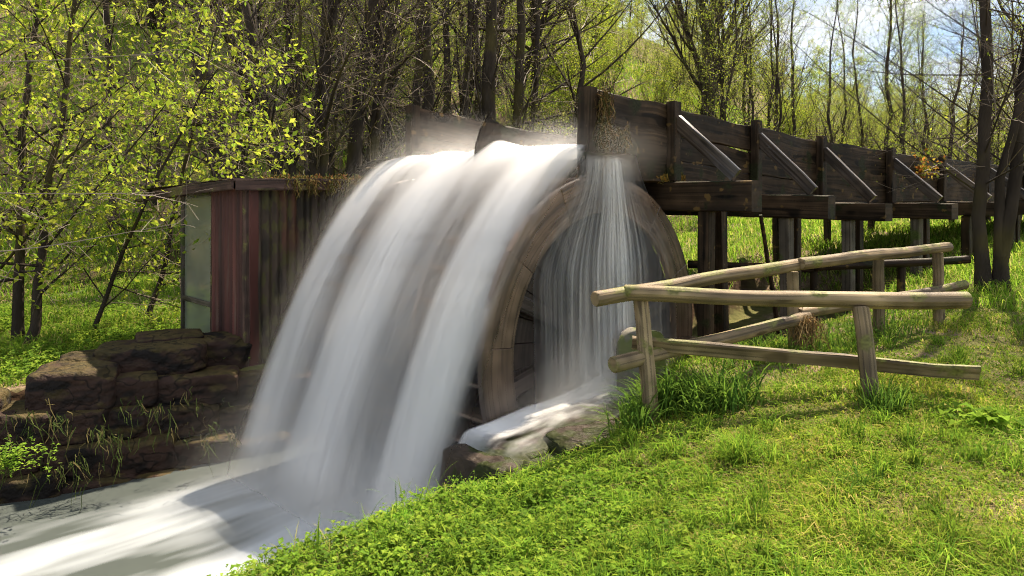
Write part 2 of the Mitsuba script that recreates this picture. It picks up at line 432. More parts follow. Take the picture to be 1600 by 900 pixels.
for side, line, sg in (('near', NEAR, 1), ('far', FARW, -1)):
    for i in range(len(line) - 1):
        hs = np.array([.36, .33, .30]) if sg == 1 else np.array([.36, .60])
        z0, z1 = TOPS[i] + (.07 if sg < 0 and i == 0 else 0), TOPS[i + 1]
        b0, b1 = FLO[i] - .05, FLO[i + 1] - .05
        fr = np.concatenate([[0], np.cumsum(hs)]) / hs.sum()
        o = OUT[i] * (.0 if sg == 1 else 0)
        for j in range(len(hs)):
            za = (z0 - (z0 - b0) * fr[j] + z0 - (z0 - b0) * fr[j + 1]) / 2; zb = (z1 - (z1 - b1) * fr[j] + z1 - (z1 - b1) * fr[j + 1]) / 2
            h = (z0 - b0) * (fr[j + 1] - fr[j]) - .003
            dirv = (line[i + 1] - line[i]) / np.linalg.norm(line[i + 1] - line[i])
            k = .004 * rs.randn()
            mb = MB().put(*plank(P3(line[i] + dirv * .004 + OUT[i] * k, za), P3(line[i + 1] - dirv * .004 + OUT[i + 1] * k, zb), .065, h, ch=.008, seg=5, warp=.005))
            mb.build('wall_plank', 'mat_flume_wood', flume)
for i, p in enumerate(ST):
    o = OUT[i + 1]; tg = tan[i + 1]
    for sg, q in ((1, p), (-1, FARW[i + 1])):
        c = q + sg * o * .098
        pm = MB().put(*plank(P3(c, BT[i] + .004), P3(c + o * .01 * rs.randn(), TOP[i] + .045 + .03 * rs.rand()), .15, .12, up=P3(o, 0), ch=.012, seg=4, warp=.004))
        pm.build('post', 'mat_flume_wood', flume)
        z_top = TOP[i] - .17
        a0, a1 = P3(c + sg * o * .03, z_top), P3(c + sg * o * .80, BT[i] + .055)
        if i < 9:
            MB().put(*plank(a0, a1, .062, .16, up=(0, 0, 1), ch=.008, seg=4, warp=.003)).build('brace', 'mat_brace_wood', flume)
    h = .35 if i == 0 else (.31 if i < 2 else .27)
    MB().put(*plank(P3(p + o * 1.14, BT[i] - h / 2), P3(FARW[i + 1] - o * 1.1, BT[i] - h / 2), .24, h, ch=.014, seg=6, warp=.005)).build('cross_beam', 'mat_flume_wood', flume)
    for dt, l, mt, wd in ((0, .53, 'mat_flume_wood_pale' if i in (1, 2, 3) else 'mat_flume_wood', .15), (.36, .50, 'mat_flume_wood', .14), (0, -3.55, 'mat_flume_wood', .14)):  # sunlit legs get a paler wood, the sunlight put into the colour
        if i > 5 and dt: continue
        b = p + o * l + tg * dt
        zb = height(b[0], b[1]) - .25
        MB().put(*plank(P3(b + .02 * rs.randn(2), zb), P3(b, BT[i] - h - .003 if dt == 0 else BT[i] - h + .02), wd, wd, up=P3(tg, 0), ch=.012, seg=4, warp=.006)).build('leg', mt, flume)
# floor boards and the two stringers
for l in (.35, 2.75):
    for i in range(len(NEAR) - 1):
        za, zb = FLO[i] - .09 - (.06 if i else 0), FLO[i + 1] - .15
        MB().put(*plank(P3(NEAR[i] - OUT[i] * l, FLO[i] - .20), P3(NEAR[i + 1] - OUT[i + 1] * l, FLO[i + 1] - .20), .14, .16, seg=2)).build('stringer', 'mat_flume_wood', flume)
for j in range(8):
    for i in range(len(NEAR) - 1):
        l = .06 + (j + .5) * .375
        MB().put(*plank(P3(NEAR[i] - OUT[i] * l, FLO[i] - .05), P3(NEAR[i + 1] - OUT[i + 1] * l, FLO[i + 1] - .05), .368, .05, seg=2)).build('floor_board', 'mat_flume_wood', flume)
# end boards at the mouth and the dividers that split the water
for s_, zt in ((.03, 2.86), (3.09, 2.93)):
    MB().put(*plank(M(s_, -.24, 1.93), M(s_, -.225, zt), .15, .16, up=D, ch=.015, seg=5, warp=.006)).build('end_board', 'mat_flume_wood', flume)
for s_, t_ in ((1.47, -.15),):
    n_ = 14
    prof = np.array([(-.42, 1.96), (-.38, 2.30), (-.30, 2.50), (-.18, 2.66), (-.06, 2.60), (.30, 2.46), (.9, 2.34), (.9, 1.96)])
    th = np.array([.012, .012, .012, .012, .03, .045, .05, .05])
    vv = np.vstack([np.array([M(s_ + th[i] * sg, t_ + q[0], q[1]) for i, q in enumerate(prof)]) for sg in (-1, 1)]); m_ = len(prof)
    ff = [(i, (i + 1) % m_, m_ + (i + 1) % m_) for i in range(m_)] + [(i, m_ + (i + 1) % m_, m_ + i) for i in range(m_)]
    ff += [(0, i + 1, i) for i in range(1, m_ - 1)] + [(m_, m_ + i, m_ + i + 1) for i in range(1, m_ - 1)]
    MB().put(vv, ff, np.tile(prof, (2, 1)) * .5).build('water_divider', 'mat_flume_wood', flume)
# long moss hanging at the mouth of the near wall
def moss_tuft(n, pts, L, seed, col, spread=.05):
    r = np.random.RandomState(seed)
    base = pts[r.randint(len(pts), size=n)] + r.randn(n, 3) * spread
    k = 4; q = np.linspace(0, 1, k)
    dirs = r.randn(n, 3) * .35 + np.array([0, 0, -1.0]); ln = L * (.4 + .8 * r.rand(n))
    P = base[:, None] + q[None, :, None] * (dirs * ln[:, None])[:, None] + (r.randn(n, k, 3) * .012)
    v, f = tubes(P, np.linspace(.006, .002, k)[None] * np.ones((n, 1)), 3)
    c = np.repeat(np.asarray(col)[r.randint(len(col), size=n)] * (.6 + .8 * r.rand(n, 1)), k * 3, 0)
    return v, f, None, c
scene['mat_moss'] = {'type': 'principled', 'base_color': VC, 'roughness': .9, 'specular': .15}
mb = MB()
mp = np.array([M(-.10, -.17 + .12 * rs.rand(), z) for z in np.linspace(2.02, 2.84, 30)] + [M(-.1, .05 + .25 * rs.rand(), 2.28 + .14 * rs.rand()) for _ in range(14)])
mb.put(*moss_tuft(700, mp, .11, 3, [(.16, .10, .04), (.09, .07, .02), (.05, .05, .015)], .035))
mb.put(*moss_tuft(260, np.array([M(-.04, 1.05 + .5 * rs.rand(), 1.93) for _ in range(40)]), .05, 4, [(.30, .17, .03), (.14, .12, .03)], .02))
labels[mb.build('hanging_moss', 'mat_moss', flume, color=True)] = {'kind': 'stuff'}
mb = MB()
b5 = P3(ST[4] + OUT[5] * .08 - tan[5] * .95, 2.22)
r_ = np.random.RandomState(5); n_ = 260
pos = b5 + r_.randn(n_, 3) * np.array([.16, .16, .13]); a_ = r_.randn(n_, 3); a_ /= np.linalg.norm(a_, axis=1, keepdims=True); b_ = np.cross(a_, r_.randn(n_, 3)); b_ /= np.linalg.norm(b_, axis=1, keepdims=True)
sz = .045
vv = np.stack([pos, pos + a_ * sz + b_ * sz * .5, pos + a_ * sz * 2, pos + a_ * sz - b_ * sz * .5], 1).reshape(-1, 3)
ff = (np.arange(n_)[:, None] * 4 + np.array([[0, 1, 2, 3]]))
cc = np.repeat(np.array([(.30, .24, .04), (.34, .14, .03), (.16, .20, .03)])[r_.randint(3, size=n_)], 4, 0)
iv = thing('creeper_plant', 'small yellow and orange leaved plant growing on the side of the flume', 'plant')
k_ = key('foliage', iv); scene[k_] = mikit.ply((vv, ff), 'mat_leaf', color=cc); labels[k_] = {'kind': 'stuff'}
q_ = np.linspace(0, 1, 5)
st_ = np.stack([b5 + q_[:, None] * (r_.randn(3) * .25) - Z * .12 * (1 - q_[:, None]) for _ in range(14)])
add('stem', tubes(st_, np.full((14, 5), .005), 3), 'mat_twig', iv)
# two loose poles leaning under the flume
for p0, p1 in (((2.85, 9.35, -.2), (2.62, 8.75, 1.5)), ((3.7, 9.75, -.25), (3.25, 9.2, 1.45))):
    k = thing('leaning_pole', 'thin dark pole leaning below the flume ' + ('nearer the wheel' if p0[0] < 3 else 'farther from the wheel'), 'pole')
    MB().put(*log(p0, p1, .035, .025, seg=6, sides=8)).build('shaft', 'mat_flume_wood', k, smooth=True)
    scene[k] = scene.pop(k + '__shaft')

# ------------------------------------------------------------------ wheel
wheel = thing('water_wheel', 'large brown wooden overshot water wheel with water pouring over it', 'water wheel')


def sector(r0, r1, a0, a1, s0, s1, n=7, ch=.006):
    """Annular board between two angles, thickness s0..s1 along the axle."""
    an = np.linspace(a0, a1, n)
    pts = [(r0, a) for a in an] + [(r1, a) for a in an[::-1]]
    m = len(pts)
    V, U = [], []
    for s, ins in ((s0, ch), (s0 + ch, 0), (s1 - ch, 0), (s1, ch)):
        for i, (r, a) in enumerate(pts):
            rr = r + (ins if i < n else -ins); mid = (a0 + a1) / 2; aa = mid + (a - mid) * (1 - ins / max(abs(a1 - a0) * r1 / 2, .03))
            V.append(M(s, rr * math.sin(aa), AXZ + rr * math.cos(aa))); U.append((a * 1.6, r))
    F = []
    for l in range(3):
        for i in range(m):
            j = (i + 1) % m
            F.append((l * m + i, l * m + j, (l + 1) * m + j, (l + 1) * m + i))
    F = np.array(F); F = np.vstack([F[:, [0, 1, 2]], F[:, [0, 2, 3]]])
    cap = []
    for i in range(n - 1):
        cap += [(i, i + 1, m - 2 - i), (i, m - 2 - i, m - 1 - i)]
    cap = np.array(cap)
    F = np.vstack([F, cap[:, ::-1], cap + 3 * m])
    return np.array(V), F[:, ::-1], np.array(U) + rs.rand(2) * 30


ROT = .11
for s0, s1 in ((-.03, .04), (W - .04, W + .03)):
    for i in range(12):
        a0 = ROT + i * 2 * math.pi / 12
        e = .0008
        MB().put(*sector(1.40, 1.80, a0 + e, a0 + 2 * math.pi / 12 - e, s0, s1)).build('shroud_board', 'mat_wheel_wood', wheel)
for s0 in (1.03, 2.13):
    for i in range(12):
        a0 = ROT + i * 2 * math.pi / 12
        MB().put(*sector(1.40, 1.79, a0 + .002, a0 + 2 * math.pi / 12 - .002, s0, s0 + .05)).build('divider_board', 'mat_wheel_wood', wheel)
for i in range(32):
    a = ROT + (i + .5) * 2 * math.pi / 32
    for sa, sb in ((.045, 1.026), (1.085, 2.126), (2.185, W - .045)):
        p = lambda r, da, s: M(s, r * math.sin(a + da), AXZ + r * math.cos(a + da))
        u = p(1.78, .10, 0) - p(1.43, -.02, 0)
        c = (p(1.78, .10, 0) + p(1.43, -.02, 0)) / 2
        MB().put(*plank(c + A * sa, c + A * sb, .03, np.linalg.norm(u), up=u, ch=.006, seg=2, warp=.002)).build('bucket_board', 'mat_wheel_wood', wheel)
n_ = 64; an = np.linspace(0, 2 * np.pi, n_ + 1)
so = np.stack([np.stack([M(s, 1.41 * math.sin(a), AXZ + 1.41 * math.cos(a)) for s in (.05, W - .05)]) for a in an])
v, f, u = grid(so, np.stack(np.broadcast_arrays(an[:, None] * 1.4, np.array([[0, 3.0]])), -1))
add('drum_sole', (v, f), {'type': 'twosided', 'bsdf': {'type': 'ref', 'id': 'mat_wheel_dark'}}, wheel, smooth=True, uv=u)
for i in range(28):
    a0 = ROT + i * 2 * math.pi / 28
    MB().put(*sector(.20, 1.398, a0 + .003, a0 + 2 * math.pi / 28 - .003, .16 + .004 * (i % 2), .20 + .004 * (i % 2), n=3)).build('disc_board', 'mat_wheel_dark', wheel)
for i in range(10):
    a = ROT + i * 2 * math.pi / 10
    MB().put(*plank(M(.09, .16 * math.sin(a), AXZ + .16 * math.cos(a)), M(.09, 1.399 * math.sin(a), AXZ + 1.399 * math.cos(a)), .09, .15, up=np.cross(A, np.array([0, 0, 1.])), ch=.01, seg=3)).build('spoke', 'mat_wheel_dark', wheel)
MB().put(*log(M(-.30, 0, AXZ), M(W + .55, 0, AXZ), .17, .17, sides=18, wob=0)).build('axle', 'mat_wheel_wood', wheel, smooth=True)
MB().put(*log(M(-.62, 0, AXZ), M(-.29, 0, AXZ), .055, .055, sides=12, wob=0)).build('axle_pin', 'mat_rust_shade_streaks', wheel, smooth=True)
# bearing block: rounded top on a stone base
bearing = thing('bearing_block', 'wet mossy round topped block that carries the wheel axle beside the fence post', 'bearing block')
import manifold3d as m3
cyl = m3.Manifold.cylinder(.30, .235, circular_segments=40).translate([0, 0, -.15])
bl = m3.Manifold.cube([.44, .62, .30]).translate([-.22, -.62, -.15])
bk = (cyl + bl).refine_to_length(.06).to_mesh()
bv = bk.vert_properties[:, :3].astype(float)
bv = bv * (1 + .05 * (meshkit.fbm(bv * 9, 3, 4)[:, None] - .5))
add('block', (np.array([M(-.50 - q[2], q[0], AXZ + q[1] - .03) for q in bv]), bk.tri_verts), 'mat_bearing', bearing, smooth=40)
v, f = rock(M(-.52, .05, -.50), (.75, .6, .4), 77, rot=math.radians(45)); add('base_stone', (v, f), 'mat_wet_rock', bearing, smooth=True)

# ------------------------------------------------------------------ pump shed
shed = thing('pump_shed', 'small rusty corrugated metal shed with a mossy flat roof beside the wheel', 'shed')
K = np.array([-3.5, 9.25]); ZB, ZT = -.62, 1.80


def S(l, t, z, o=0.0):      # l along the window side (A), t along the wheel side (D)
    return np.array([K[0], K[1], 0]) + A * l + D * t + Z * z


def corr(pA, pB, z0, z1, n, pitch, depth, normal, zl=.0):
    """Corrugated sheet standing between two plan points; ridges upright. (v, f, uv)"""
    pA, pB = np.asarray(pA, float), np.asarray(pB, float)
    L = np.linalg.norm(pB - pA); m = int(L / pitch * 10); q = np.linspace(0, 1, m + 1)
    wv = depth * np.sin(q * L / pitch * 2 * np.pi)
    zz = np.linspace(z0, z1, 7)
    P = (pA + q[:, None] * (pB - pA) + wv[:, None] * normal)[None] + zz[:, None, None] * Z
    P = P + (meshkit.fbm(P * 2.1, 2, 3)[..., None] - .5) * .02 * normal
    return grid(P, np.stack(np.broadcast_arrays((q * L)[None], zz[:, None]), -1))


two = {'type': 'twosided', 'bsdf': {'type': 'ref', 'id': 'mat_rust_shade_streaks'}}; two2 = {'type': 'twosided', 'bsdf': {'type': 'ref', 'id': 'mat_mossy_sheet'}}
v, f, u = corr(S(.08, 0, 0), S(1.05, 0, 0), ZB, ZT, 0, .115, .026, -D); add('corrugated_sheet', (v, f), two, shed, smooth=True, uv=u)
for i in range(4):
    v, f, u = corr(S(0 - .006 * (i % 2), .17 + i * .72 - .02, 0), S(0 - .006 * (i % 2), .17 + (i + 1) * .72 + .02, 0), ZB, ZT, 0, .125, .02, -A); add('corrugated_sheet', (v, f), two2, shed, smooth=True, uv=u)
for l, t, w_, h_, m_ in ((.035, .035, .09, .09, 'mat_shed_wood'), (-.012, .105, .03, .13, 'mat_rust_shade_streaks'), (1.085, .02, .07, .06, 'mat_shed_wood'), (2.235, .02, .06, .06, 'mat_flume_wood_pale'), (2.25, 2.9, .08, .08, 'mat_shed_wood'), (.03, 3.03, .08, .08, 'mat_shed_wood')):
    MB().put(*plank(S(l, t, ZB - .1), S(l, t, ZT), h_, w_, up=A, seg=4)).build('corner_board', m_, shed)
win = add('window', grid(np.array([[S(1.13, .03, z), S(2.19, .03, z)] for z in (ZB + .14, ZT - .10)]))[:2], {'type': 'twosided', 'bsdf': {'type': 'ref', 'id': 'mat_pane_reflection'}}, shed)
for z, h_ in ((ZB + .10, .09), (.13, .07), (ZT - .06, .09)):
    MB().put(*plank(S(1.135, .012, z), S(2.19, .012, z), .05, h_, seg=3)).build('rail', 'mat_flume_wood_pale', win)
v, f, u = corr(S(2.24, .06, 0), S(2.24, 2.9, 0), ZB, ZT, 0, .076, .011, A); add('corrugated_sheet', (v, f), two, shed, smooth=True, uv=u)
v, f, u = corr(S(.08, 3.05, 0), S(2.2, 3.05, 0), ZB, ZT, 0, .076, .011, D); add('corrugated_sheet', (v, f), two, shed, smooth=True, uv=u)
roof = None
for i in range(9):
    t0, t1 = -.22 + i * .41, -.22 + i * .41 + .405
    zz = ZT + .115
    k = MB().put(*plank(S(-.16, (t0 + t1) / 2, zz), S(2.75 + .15 * rs.rand() + (.55 if i == 0 else 0), (t0 + t1) / 2, zz - .13), .40, .028, seg=5, warp=.005)).build('roof_board', 'mat_shed_wood', shed)
MB().put(*plank(S(-.14, -.235, ZT + .05), S(2.72, -.235, ZT - .09), .03, .13, seg=6)).build('fascia', 'mat_shed_wood', shed)
MB().put(*plank(S(-.15, -.20, ZT + .045), S(-.15, 3.3, ZT + .045), .03, .14, seg=6)).build('fascia', 'mat_shed_wood', shed)
MB().put(*plank(S(1.9, -.10, ZT - .095), S(3.75, -.16, ZT - .20), .10, .05, seg=6, warp=.008)).build('rafter', 'mat_shed_wood', shed)
mb = MB()
mp = np.array([S(-.1 + .3 * rs.rand(), .3 + 2.4 * rs.rand(), ZT + .14) for _ in range(220)])
mb.put(*moss_tuft(1500, mp, .07, 8, [(.16, .12, .03), (.20, .09, .03), (.07, .09, .02)], .03))
mb.put(*moss_tuft(900, np.array([S(-.165, .5 + 2.2 * rs.rand(), ZT + .10) for _ in range(80)]), .15, 9, [(.13, .12, .03), (.10, .06, .02)], .02))
labels[mb.build('roof_moss', 'mat_moss', shed, color=True)] = {'kind': 'stuff'}

# ------------------------------------------------------------------ stone wall below the shed
wall = thing('retaining_wall', 'rough wall of big dark red sandstone blocks along the far bank of the pool', 'stone wall')


def wall_stone(x0, y0, x1, y1, back, thick, seed, rot=.42):
    """A block by its place along the bank (in the 1600 px survey of the wall) and its set-back."""
    dep = 7.35 + (x0 + x1) / 2 / 380 * 1.05 + back
    X = ((x0 + x1) / 2 - 800) / 1100 * dep; w = (x1 - x0) / 1100 * dep * 1.08; h = (y1 - y0) / 1100 * dep * 1.06; zc = EYE + (300 - (y0 + y1) / 2) / 1100 * dep
    v, f = rock((X, dep + thick * .42, zc), (w / math.cos(rot) * .98, thick, h), seed, rot=rot + .1 * math.sin(seed * 3.1), rough=.13, box=.8)
    add('stone', (v, f), 'mat_stone', wall, smooth=32)


for i, b in enumerate([(38, 583, 146, 655, .30, .8), (84, 560, 158, 604, .75, .6), (146, 545, 289, 592, .62, .8), (205, 527, 290, 549, 1.0, .7), (284, 533, 374, 588, .85, .7),
                       (146, 590, 216, 640, .38, .7), (214, 588, 345, 640, .45, .7), (340, 585, 420, 640, .6, .6), (-60, 652, 46, 700, .10, .8), (56, 645, 140, 702, .10, .7), (136, 638, 206, 690, .18, .7),
                       (200, 638, 310, 692, .22, .7), (306, 638, 400, 690, .35, .7), (-70, 698, 40, 752, -.02, .7), (36, 700, 150, 758, -.02, .7), (146, 690, 250, 745, .03, .7), (246, 690, 345, 742, .06, .7), (340, 690, 430, 738, .1, .7),
                       (-80, 752, 60, 815, -.1, .7), (50, 755, 170, 808, -.12, .7), (165, 745, 280, 795, -.1, .7), (275, 740, 380, 780, -.08, .7), (-190, 640, -62, 720, .1, .9), (-200, 720, -70, 800, 0, .9), (405, 588, 500, 640, .7, .7), (395, 636, 500, 692, .45, .7), (420, 688, 520, 745, .25, .7), (372, 738, 470, 790, -.05, .7)]):
    wall_stone(*b[:4], b[4] + (.16 if b[1] >= 688 else .12 if b[1] >= 636 else 0), b[5], seed=20 + i)

# ------------------------------------------------------------------ rock ledge beside the wheel
ledge = thing('rock_ledge', 'wet dark rock ledge between the wheel and the grass bank, washed by white water', 'rock')
for (s, t, z, sx, sy, sz, sd, rt, mt) in ((-.38, -.75, -.80, 2.7, .72, .86, 31, 45, 'mat_wet_rock'), (-.40, -1.95, -1.06, .85, .80, 1.34, 32, 50, 'mat_wet_rock'), (-.40, .75, -.84, 1.5, .8, .76, 33, 45, 'mat_wet_rock'),
                                 (-.86, -1.25, -.68, .9, .5, .74, 34, 30, 'mat_wet_rock'), (-1.02, -.70, -.66, .9, .45, .62, 35, 10, 'mat_soil_rock'), (-1.02, .0, -.62, .8, .45, .60, 36, 60, 'mat_soil_rock'), (-1.0, -1.25, -.72, .7, .45, .66, 38, 20, 'mat_soil_rock'), (-1.10, -.36, -.66, .5, .4, .58, 39, 75, 'mat_soil_rock'), (-.80, -1.75, -.90, .55, .5, .95, 37, 80, 'mat_wet_rock')):
    v, f = rock(M(s, t, z), (sx, sy, sz), sd, rot=math.radians(rt), rough=.12, box=.78); add('rock', (v, f), mt, ledge, smooth=32)
for i, (s, t, z, r_) in enumerate(((-.48, .02, -.33, .07), (-.62, -.12, -.35, .05), (-.55, .30, -.31, .09), (-.70, .12, -.35, .06))):
    v, f = rock(M(s, t, z), (r_ * 2.2, r_ * 1.8, r_ * 1.2), 50 + i, rot=i, sub=3); add('pebble', (v, f), 'mat_wet_rock', ledge, smooth=True)

# ------------------------------------------------------------------ water
def streaky(s, L, k):
    w = .10 * (noise(L * .5 + 3 * k, s * .6) - .5) * dr.minimum(L, 3.0)
    a = fbm((s + w) * 5 + k * 7.3, L * .30 + k, 2.0, 3)
    b = fbm((s + w) * 26 + k * 3.1, L * .45, 5.0, 3)
    return a, b


BANDS = ((.36, .30, 1.0), (1.02, .17, .30), (1.78, .44, 1.0), (2.40, .14, .14), (2.98, .26, .95))


def fall_alpha(p, n, uv):
    k = dr.floor(uv.x / 10); s = uv.x - k * 10 - 1; L = uv.y
    a, b = streaky(s, L, k)
    spread = 1 + .06 * L
    B = mi.Float(0)
    for c, w, hgt in BANDS:
        q = (s - c + .22 * (a - .5)) / (w * spread)
        B = dr.maximum(B, hgt * dr.exp(-q * q * q * q * .5 - q * q * .55))
    top = smoothstep(1.75 + 1.2 * (a - .5), .1, L)
    body = B * (.74 + .6 * (b - .5)) * mix(1.0, .62, smoothstep(1.0, 4.2, L)).x
    film = (.006 + .05 * smoothstep(.45, .72, a) + .04 * (b - .4)) * (1 + 1.6 * smoothstep(2.2, 4.2, L))
    al = dr.maximum(body, dr.maximum(film, top * (.50 + .8 * (b - .4))))
    edge = smoothstep(-.20, .0, s) * smoothstep(3.40, 3.15, s)
    return dr.clip(al * edge * smoothstep(POOL_Z + .06, POOL_Z + .55, p.z), 0, .96)


scene['mat_falling_water'] = {'type': 'mask', 'opacity': proc(fall_alpha), 'bsdf': {'type': 'principledthin', 'base_color': rgb(.93, .94, .95), 'roughness': .45, 'diff_trans': 1.0, 'eta': 1.33}}
G = 9.81
falls = key('waterfall'); labels[falls] = {'kind': 'structure'}
s_ = np.linspace(-.20, 3.40, 90)
for k, (vel, zoff) in enumerate(((2.80, -.03), (2.90, .0), (3.0, .02))):
    tt = np.concatenate([np.linspace(1.6, -.1, 8), np.linspace(-.1, -3.4, 90)[1:]])
    zz = np.where(tt > -.1, 2.25 + zoff, 2.25 + zoff - .5 * G * ((-.1 - tt) / vel) ** 2)
    keep = zz > POOL_Z - .15
    tt, zz = tt[keep], zz[keep]
    L = np.concatenate([[0], np.cumsum(np.hypot(np.diff(tt), np.diff(zz)))]); L -= L[7]
    SS, TT = np.meshgrid(s_, tt); _, ZZ = np.meshgrid(s_, zz); _, LL = np.meshgrid(s_, L)
    sh = np.clip(LL, 0, 6)
    rip = (meshkit.fbm(np.stack([SS * 2.2, LL * .35, np.full_like(SS, k * 5.0)], -1), 3, 6) - .5)
    TT2 = TT - rip * .22 * sst(.1, 2.5, LL)
    hump = .10 * np.exp(-((SS - 1.47) / .22) ** 2) * np.exp(-((TT + .15) / .28) ** 2) + .05 * (meshkit.fbm(np.stack([SS * 2.5, TT * 1.5, np.full_like(SS, 1.0 * k)], -1), 2, 2) - .5) * 2
    S2 = SS - .02 * SS * sh / 3
    inch = 1 - sst(.05, .55, LL); S2 = S2 * (1 - inch) + np.clip(S2, .05, 3.04) * inch
    P = C0 + S2[..., None] * A + TT2[..., None] * D + (ZZ + hump * (1 - sst(0, 2.5, LL)))[..., None] * Z
    v, f, u = grid(P, np.stack([SS + 1 + 10 * k, LL], -1))
    add('sheet', (v, f), 'mat_falling_water', falls, smooth=True, uv=u)


def curtain_alpha(p, n, uv):
    k = dr.floor(uv.x / 10); x = uv.x - k * 10 - 3; L = uv.y
    xw = x + .05 * (noise(x * 3 + k, L * 1.1) - .5); b = fbm(xw * 30 + k * 5, L * .5 + k, 1.0, 3); a = fbm(xw * 6 + k * 3, L * .4, 4.0, 2); c = noise(xw * 75 + k, L * 1.3)
    core = dr.exp(-dr.square((x - .0) / .22)) * .55 + dr.exp(-dr.square((x + .16) / .80)) * .33
    al = core * (.35 + 2.0 * dr.clip(b - .30, 0, 1)) * (.4 + 1.1 * a) * (.45 + 1.1 * c)
    al = al * smoothstep(0, .12, L) * (1.0 + .6 * smoothstep(.6, 0, L)) + .25 * smoothstep(1.7, 2.25, L) * dr.exp(-dr.square((x + .2) / .7))
    return dr.clip(al, 0, .85)


scene['mat_curtain'] = {'type': 'mask', 'opacity': proc(curtain_alpha), 'bsdf': {'type': 'principledthin', 'base_color': rgb(.88, .90, .92), 'roughness': .5, 'diff_trans': 1.0, 'eta': 1.33}}
x_ = np.linspace(-1.25, 1.05, 60)
for k, so in enumerate((-.12, -.20)):
    zz = np.concatenate([np.linspace(2.16, 1.9, 5), np.linspace(1.9, -.42, 26)[1:]])
    XX, ZZ = np.meshgrid(x_, zz); LL = 2.16 - ZZ
    P = C0 + (so - .10 * np.sqrt(np.clip(LL, 0, 3)) * .8)[..., None] * A + (XX * (.38 + .62 * sst(0, 1.3, LL)) - .08)[..., None] * D + ZZ[..., None] * Z
    v, f, u = grid(P, np.stack([XX + 3 + 10 * k, LL], -1))
    add('curtain', (v, f), 'mat_curtain', falls, smooth=True, uv=u)


def foam_fn(p, n, uv):
    fx = -.75 * p.x - .66 * p.y; fy = .66 * p.x - .75 * p.y
    a = fbm(fx * .35 + 2, fy * 1.5, 0, 4); b = fbm(fx * .8, fy * 5, 3.0, 3)
    shore = smoothstep(.10, 1.3, (p.y - 7.35) * -.91 + (p.x + 5.4) * .43)
    near = smoothstep(2.6, .4, dr.sqrt(dr.square(p.x + 1.6) + dr.square(p.y - 7.0)))
    return dr.clip((.36 + 2.6 * (a - .40) + 1.1 * (b - .45)) * shore + near * .6, 0.04, .92)


scene['mat_foam'] = {'type': 'principled', 'base_color': rgb(.40, .44, .48), 'roughness': .5, 'specular': .4}
scene['mat_dark_water'] = {'type': 'principled', 'base_color': rgb(.045, .055, .05), 'roughness': .22, 'specular': .5}
scene['mat_pool'] = {'type': 'blendbsdf', 'weight': proc(foam_fn), 'a': {'type': 'ref', 'id': 'mat_dark_water'}, 'b': {'type': 'ref', 'id': 'mat_foam'}}
px_, py_ = np.meshgrid(np.linspace(-16, 3, 260), np.linspace(.5, 12, 180))
pz = POOL_Z + .05 * (n2(px_ * .6 + py_ * .5, py_ * .6 - px_ * .5, 1.2, 3, 31) - .5) + .12 * np.exp(-((px_ + 1.9) ** 2 + (py_ - 7.2) ** 2) / 1.6) * (n2(px_, py_, 1.1, 2, 8) + .2)
v, f, u = grid(np.stack([px_, py_, pz], -1)); add('pool', (v, f), 'mat_pool', smooth=True); labels['pool'] = {'kind': 'structure'}


# fine spray hanging in the air round the fall: thin, uneven, densest where the water strikes
gs, gt, gz_ = np.meshgrid(np.linspace(-1.3, 4.1, 54), np.linspace(-4.2, 1.0, 60), np.linspace(POOL_Z - .55, 3.1, 56), indexing='ij')
tz = 2.25 - .5 * G * (np.clip(-.1 - gt, 0, None) / 2.95) ** 2
off_ = (gz_ - tz) / np.sqrt(1 + (np.clip(-.1 - gt, 0, 3) * G / 2.95 ** 2) ** 2)
bd = sum(h_ * np.exp(-((gs - c_) / (w_ * 1.15)) ** 2) for c_, w_, h_ in BANDS)
den = .50 * np.exp(-(off_ / .20) ** 2) * bd * sst(-3.0, -2.2, gt) * sst(.5, -.2, gt)
den += 1.7 * np.exp(-((gt + 2.5) / .6) ** 2) * np.exp(-np.clip(gz_ - POOL_Z, 0, None) / .30) * sst(-.5, .2, gs) * sst(3.5, 2.7, gs)
den += .9 * np.exp(-((gs + .35) / .33) ** 2 - ((gt + .55) / .9) ** 2) * np.exp(-np.abs(gz_ + .25) / .22)
den += .32 * np.exp(-((gs - .2) / .7) ** 2 - ((gt + .15) / .45) ** 2 - ((gz_ - 2.2) / .25) ** 2) + .13 * np.exp(-((gs - 2.4) / .8) ** 2 - ((gt + .3) / .5) ** 2 - ((gz_ - 2.45) / .3) ** 2)
den *= .4 + 1.2 * meshkit.fbm(np.stack([gs * 1.3, gt * 1.3, gz_ * 1.1], -1), 3, 15)
edge_ = np.ones_like(den)
for ax in range(3):
    n_ = den.shape[ax]; w_ = np.clip(np.minimum(np.arange(n_), n_ - 1 - np.arange(n_)) / 4, 0, 1); sh_ = [1, 1, 1]; sh_[ax] = n_
    edge_ = edge_ * w_.reshape(sh_) if ax < 2 else edge_ * np.where(np.arange(n_) > n_ // 2, w_, 1).reshape(sh_)
den = np.clip(den * edge_ - .01, 0, None)
box_ = T(np.array([[D[0] * 5.2, A[0] * 5.4, 0, (M(-1.3, -4.2, 0))[0]], [D[1] * 5.2, A[1] * 5.4, 0, (M(-1.3, -4.2, 0))[1]], [0, 0, 3.65 - POOL_Z, POOL_Z - .55], [0, 0, 0, 1.0]]))
